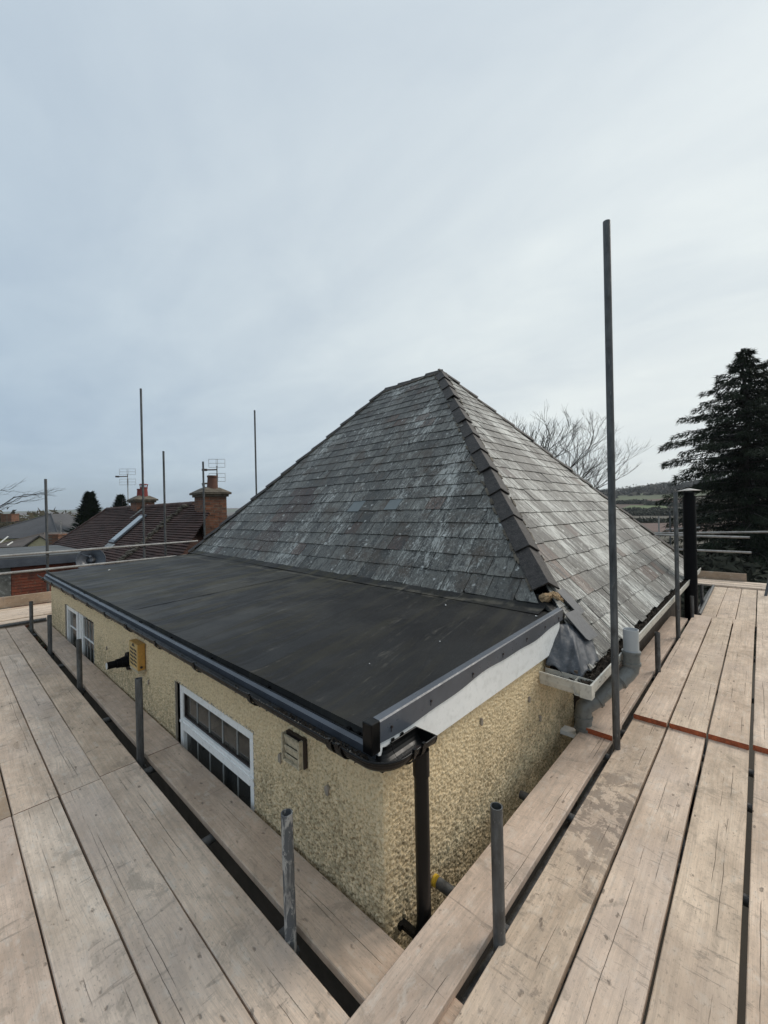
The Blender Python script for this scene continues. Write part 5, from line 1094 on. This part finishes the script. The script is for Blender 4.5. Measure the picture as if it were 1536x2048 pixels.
# cream gable
gb = empty('gable_wall', tuple(pray(82, 1090)*24)); tag(gb, 'small cream gable with dark edges above the outbuilding roof', 'gable'); a, b, c = pray(56, 1090)*24, pray(81, 1073.5)*24, pray(107, 1088)*24; dn_ = Vector((0, 0, -2.5))
mb = MB(); mb.prism([a, b, c, c + dn_, a + dn_], fw*3); child(gb, mb, 'wall', M['cream_wall'])
mb = MB(); mb.add([a - rt*.25 - fw*.1 + Vector((0, 0, -.1)), b + Vector((0, 0, .10)) - fw*.1, b + Vector((0, 0, .10)) + fw*3, a - rt*.25 + fw*3 + Vector((0, 0, -.1))], [(0, 1, 2, 3)]); mb.add([c + rt*.25 - fw*.1 + Vector((0, 0, -.1)), b + Vector((0, 0, .10)) - fw*.1, b + Vector((0, 0, .10)) + fw*3, c + rt*.25 + fw*3 + Vector((0, 0, -.1))], [(0, 1, 2, 3)]); o = child(gb, mb, 'roof', M['tile_greybrown']); md = o.modifiers.new('s', 'SOLIDIFY'); md.thickness = .07
for (p, q_, lab) in (((0, 1086), (16, 1073), 'white verge strip on the bungalow roof, left'), ((14, 1091), (25, 1084), 'white verge strip on the bungalow roof, right')):
    mb = MB(); mb.path([pray(*p)*27, pray(*q_)*27.5], .045, 6); o = mb.build('verge_strip', M['white_trim'], None); tag(o, lab, 'roof trim')
# small brick chimney stack with mast
c = pray(116, 1082)*22; cs = empty('brick_chimney', (c.x, c.y, GZ)); tag(cs, 'small dark red brick chimney with a thin mast beyond the outbuilding', 'chimney')
mb = MB(); mb.obox(c, rt*.26, fw*.3, (0, 0, .33)); mb.obox(c + Vector((0, 0, .34)), rt*.30, fw*.34, (0, 0, .035)); mb.obox(Vector((c.x, c.y, (GZ + c.z)/2)) , rt*.255, fw*.29, (0, 0, (c.z - GZ)/2)); child(cs, mb, 'stack', M['brick_old'])
p = pray(122, 1070)*22; mb = MB(); mb.tube(p, p + Vector((0, 0, .80)), .014, n=6); mb.tube(p + Vector((0, 0, .74)) - rt*.14, p + Vector((0, 0, .76)) + rt*.16, .012, n=5); child(cs, mb, 'mast', M['rail'])

# ---------------------------------------------------------------- trees
def conifer(c, H, Rr, label, seed, m='conifer', n=5200, leaf=.62, grp='dark conifers on the left skyline'):
    r_ = random.Random(seed); o = empty('conifer_tree', c); tag(o, label, 'tree', grp); mb = MB(); C0 = Vector(c)
    mb.tube(C0, C0 + Vector((0, 0, H*.97)), Rr*.09, .04, n=8); child(o, mb, 'trunk', M['bark']); mb = MB()
    for _ in range(n):
        t = r_.random()**.62; z_ = H*t; lump = .80 + .30*mn.noise(Vector((math.sin(z_*3.1)*2, z_*1.4, seed))) ; a = r_.uniform(0, 2*math.pi); lump *= 1 + .16*mn.noise(Vector((math.cos(a)*2.2, math.sin(a)*2.2, z_*1.6 + seed)))
        tier = 1 - .22*((z_*1.35 + .15*math.sin(a*3)) % 1.0); rr_ = Rr*min((1 - t)*1.75, 1.0)*lump*tier*(r_.uniform(.45, 1.12)) + .02; p = C0 + Vector((rr_*math.cos(a), rr_*math.sin(a), z_ + r_.uniform(-.1, .1)*H*.1)); out = Vector((math.cos(a), math.sin(a), r_.uniform(.1, .9))).normalized(); l_ = leaf*r_.uniform(.5, 1.1); s_ = Vector((-out.y, out.x, r_.uniform(-.3, .3)))*l_*.35
        mb.add([p - s_, p + s_, p + out*l_], [(0, 1, 2)])
    child(o, mb, 'crown', M[m], fix=False)
def gbase(v): return (v.x, v.y, terrain(v.x, v.y))
p = pray(180, 1040)*45; conifer((p.x, p.y, GZ), GZ*-1 + (1036 - 989)/820*45, 2.35, 'dark pointed conifer left of the brown tiled roof', 3)
p = pray(241, 1010)*55; conifer((p.x, p.y, GZ), GZ*-1 + (1034 - 993)/820*55, 2.6, 'dark conifer tip showing above the ridge beside the aerial', 4, n=4200)
def cedar(c, H, Rr, label, seed):
    r_ = random.Random(seed); o = empty('cedar_tree', c); tag(o, label, 'tree', 'tall cedars at the right edge'); C0 = Vector(c)
    mb = MB(); pts = [C0 + Vector((.12*math.sin(k*1.1), .12*math.cos(k*1.3), H*k/10)) for k in range(11)]; mb.path(pts, [.42*(1 - k/10.5) + .02 for k in range(11)], 10); child(o, mb, 'trunk', M['bark'])
    limbs = MB(); lv = MB(); nb_ = 205
    for b in range(nb_):
        t = (b + r_.random())/nb_; t = .04 + .96*t; z_ = H*t; env = min(1, (1 - t)*2.45 + .06); L = Rr*env*r_.uniform(.62, 1.06); a = b*2.399 + r_.uniform(-.3, .3); dr = Vector((math.cos(a), math.sin(a), 0)); sd2 = Vector((-dr.y, dr.x, 0))
        rise = r_.uniform(.0, .16) + .25*max(t - .6, 0); P = []
        for k in range(7):
            s_ = k/6; P.append(C0 + Vector((0, 0, z_)) + dr*L*s_ + Vector((0, 0, L*(rise*s_ - .16*s_*s_))) + sd2*.12*L*math.sin(s_*3 + b)*.4)
        limbs.path(P, [max(.075*(1 - k/6.5)*min(L/4, 1.2), .008) for k in range(7)], 4)
        nl = int(44 + 100*L)
        for _ in range(nl):
            s_ = r_.random()**.8*.94 + .08; k = min(int(s_*6), 5); q_ = P[k].lerp(P[k + 1], min(s_*6 - k, 1)); wd = L*.19*(1 - abs(s_ - .5)*1.3)*r_.uniform(-1, 1)
            q_ = q_ + sd2*wd + Vector((0, 0, r_.uniform(-.22, .07) - abs(wd)*.14)); tip = (dr*r_.uniform(.3, 1) + sd2*(.8 if wd > 0 else -.8)*r_.random() + Vector((0, 0, r_.uniform(-1.1, .25)))).normalized()*r_.uniform(.14, .40); ww = tip.cross(Vector((r_.gauss(0, .5), r_.gauss(0, .5), 1))).normalized()*r_.uniform(.018, .045)
            lv.add([q_ - ww, q_ + ww, q_ + tip], [(0, 1, 2)])
    child(o, limbs, 'limb', M['bark'], fix=False); child(o, lv, 'foliage', M['cedar'], fix=False)
p = pray(1494, 1000)*25; cedar((p.x, p.y, GZ), GZ*-1 + (1006 - 694)/820*25, 4.55, 'tall dark cedar with layered branches behind the flue', 21)
p = pray(1590, 1000)*27; cedar((p.x, p.y, GZ), GZ*-1 + (1002 - 655)/820*27, 5.0, 'second cedar cut off by the right edge of the photo', 22)
def bare_tree(c, H, label, seed, spread=.5, m='bark_pale', r0=.16, lv=6, grp=None, lean=(0, 0)):
    r_ = random.Random(seed); o = empty('bare_tree', c); tag(o, label, 'tree', grp); tr = MB(); tw = MB(); C0 = Vector(c)
    def grow(p, d_, L, r, k):
        n = 4; pts = [p]; q_ = p
        for i in range(n):
            d_ = (d_ + Vector((r_.gauss(0, .13), r_.gauss(0, .13), r_.gauss(.05, .06)))).normalized(); q_ = q_ + d_*L/n; pts.append(q_)
        (tr if k < 2 else tw).path(pts, [r*(1 - .35*i/n) for i in range(n + 1)], 5 if k < 3 else 3, caps=False)
        if k >= lv: return
        for _ in range(r_.choice([2, 3, 3]) if k < lv - 1 else 3):
            ax = Vector((r_.gauss(0, 1), r_.gauss(0, 1), r_.gauss(0, .4))).normalized(); nd_ = (d_ + ax*spread*r_.uniform(.7, 1.4)).normalized(); start = pts[r_.choice([2, 3, 4, 4])] if k else pts[r_.choice([3, 4])]
            grow(start, nd_, L*r_.uniform(.62, .85), r*.62, k + 1)
    grow(C0, Vector((lean[0], lean[1], 1)).normalized(), H*.30, r0, 0)
    child(o, tr, 'trunk', M['bark'], fix=False); child(o, tw, 'twigs', M[m], fix=False)
p = pray(1106, 1000)*30; bare_tree((p.x, p.y, GZ), 14.6, 'bare leafless tree rising behind the right roof slope', 13, .45, 'bark', .22, 7)
p = pray(1080, 1000)*33; bare_tree((p.x, p.y, GZ), 13.6, 'smaller bare tree behind the roof slope, left of the larger one', 6, .45, 'bark_pale', .15, 7)
p = pray(1168, 1000)*34; bare_tree((p.x, p.y, GZ), 9.4, 'pale bare tree just left of the very tall pole', 9, .42, 'bark_pale', .13, 6)
# branch reaching in at the left edge
tw = MB(); r_ = random.Random(4); o = empty('bare_tree', tuple(pray(-120, 1040)*14)); tag(o, 'bare twigs of a tree reaching in at the left edge', 'tree')
def twig(p, q_, r, k):
    pts = [p.lerp(q_, i/5) + Vector((0, 0, .03*math.sin(i*1.9 + k)*(q_ - p).length)) for i in range(6)]; tw.path(pts, [r*(1 - .15*i) for i in range(6)], 4)
    if k < 3:
        for i in (1, 2, 3, 4, 5): d_ = (q_ - p)*r_.uniform(.28, .5); twig(pts[i], pts[i] + d_ + Vector((0, 0, r_.uniform(-.4, .55)*d_.length)) + rt*r_.uniform(-.1, .3)*d_.length, r*.5, k + 1)
twig(pray(-60, 1036)*14, pray(48, 990)*14, .028, 0); twig(pray(-60, 1000)*14, pray(18, 978)*14, .016, 1); child(o, tw, 'twigs', M['bark'], fix=False)
mb = MB(); b = pray(-60, 1036)*14; mb.path([Vector((b.x - .8, b.y - .3, GZ)), Vector((b.x - .5, b.y - .2, -1.5)), b], [.16, .09, .028], 8); child(o, mb, 'trunk', M['bark'], fix=False)

# ---------------------------------------------------------------- crumbs and specks on the flat roof
for k, (x, y, s_, lab) in enumerate(((1.42, 1.26, .007, 'white crumb on the flat roof beside the corner cap'), (3.08, 2.10, .010, 'pale mortar scrap on the flat roof below the slates'), (3.2, 1.32, .011, 'white crumb at the far end of the verge trim'), (1.75, 1.75, .005, 'tiny white crumb in the middle of the flat roof'), (2.30, 1.62, .006, 'white speck on the flat roof below the slates, right'), (1.9, 7.9, .022, 'white crumb on the flat roof near its far left corner'))):
    mb = MB(); r_ = random.Random(k); P = [Vector((r_.gauss(0, 1), r_.gauss(0, 1), abs(r_.gauss(0, .4)))).normalized()*s_ for _ in range(10)]
    bm = bmesh.new(); [bm.verts.new(q_ + Vector((x, y, fz(x, y) + .008))) for q_ in P]; bmesh.ops.convex_hull(bm, input=bm.verts); me = bpy.data.meshes.new('mortar_crumb'); bm.to_mesh(me); bm.free(); me.materials.append(M['white_trim']); o = bpy.data.objects.new('mortar_crumb', me); COL.objects.link(o); tag(o, lab, 'crumb', 'crumbs on the flat roof')

# ---------------------------------------------------------------- thin air haze
mb = MB(); mb.box((-1500, -1500, -60), (4600, 4600, 75)) if False else mb.box((-900, -900, -40), (3600, 3600, 90))
mh = bpy.data.materials.new('haze'); mh.use_nodes = True; q = G(mh.node_tree); mh.node_tree.nodes.clear()
pv = q.n('ShaderNodeVolumePrincipled', inp={'Color': (.82, .88, .95, 1), 'Density': .00022, 'Anisotropy': .2}); q.n('ShaderNodeOutputMaterial', inp={'Volume': pv})
o = mb.build('haze', mh); tag(o, kind='stuff')
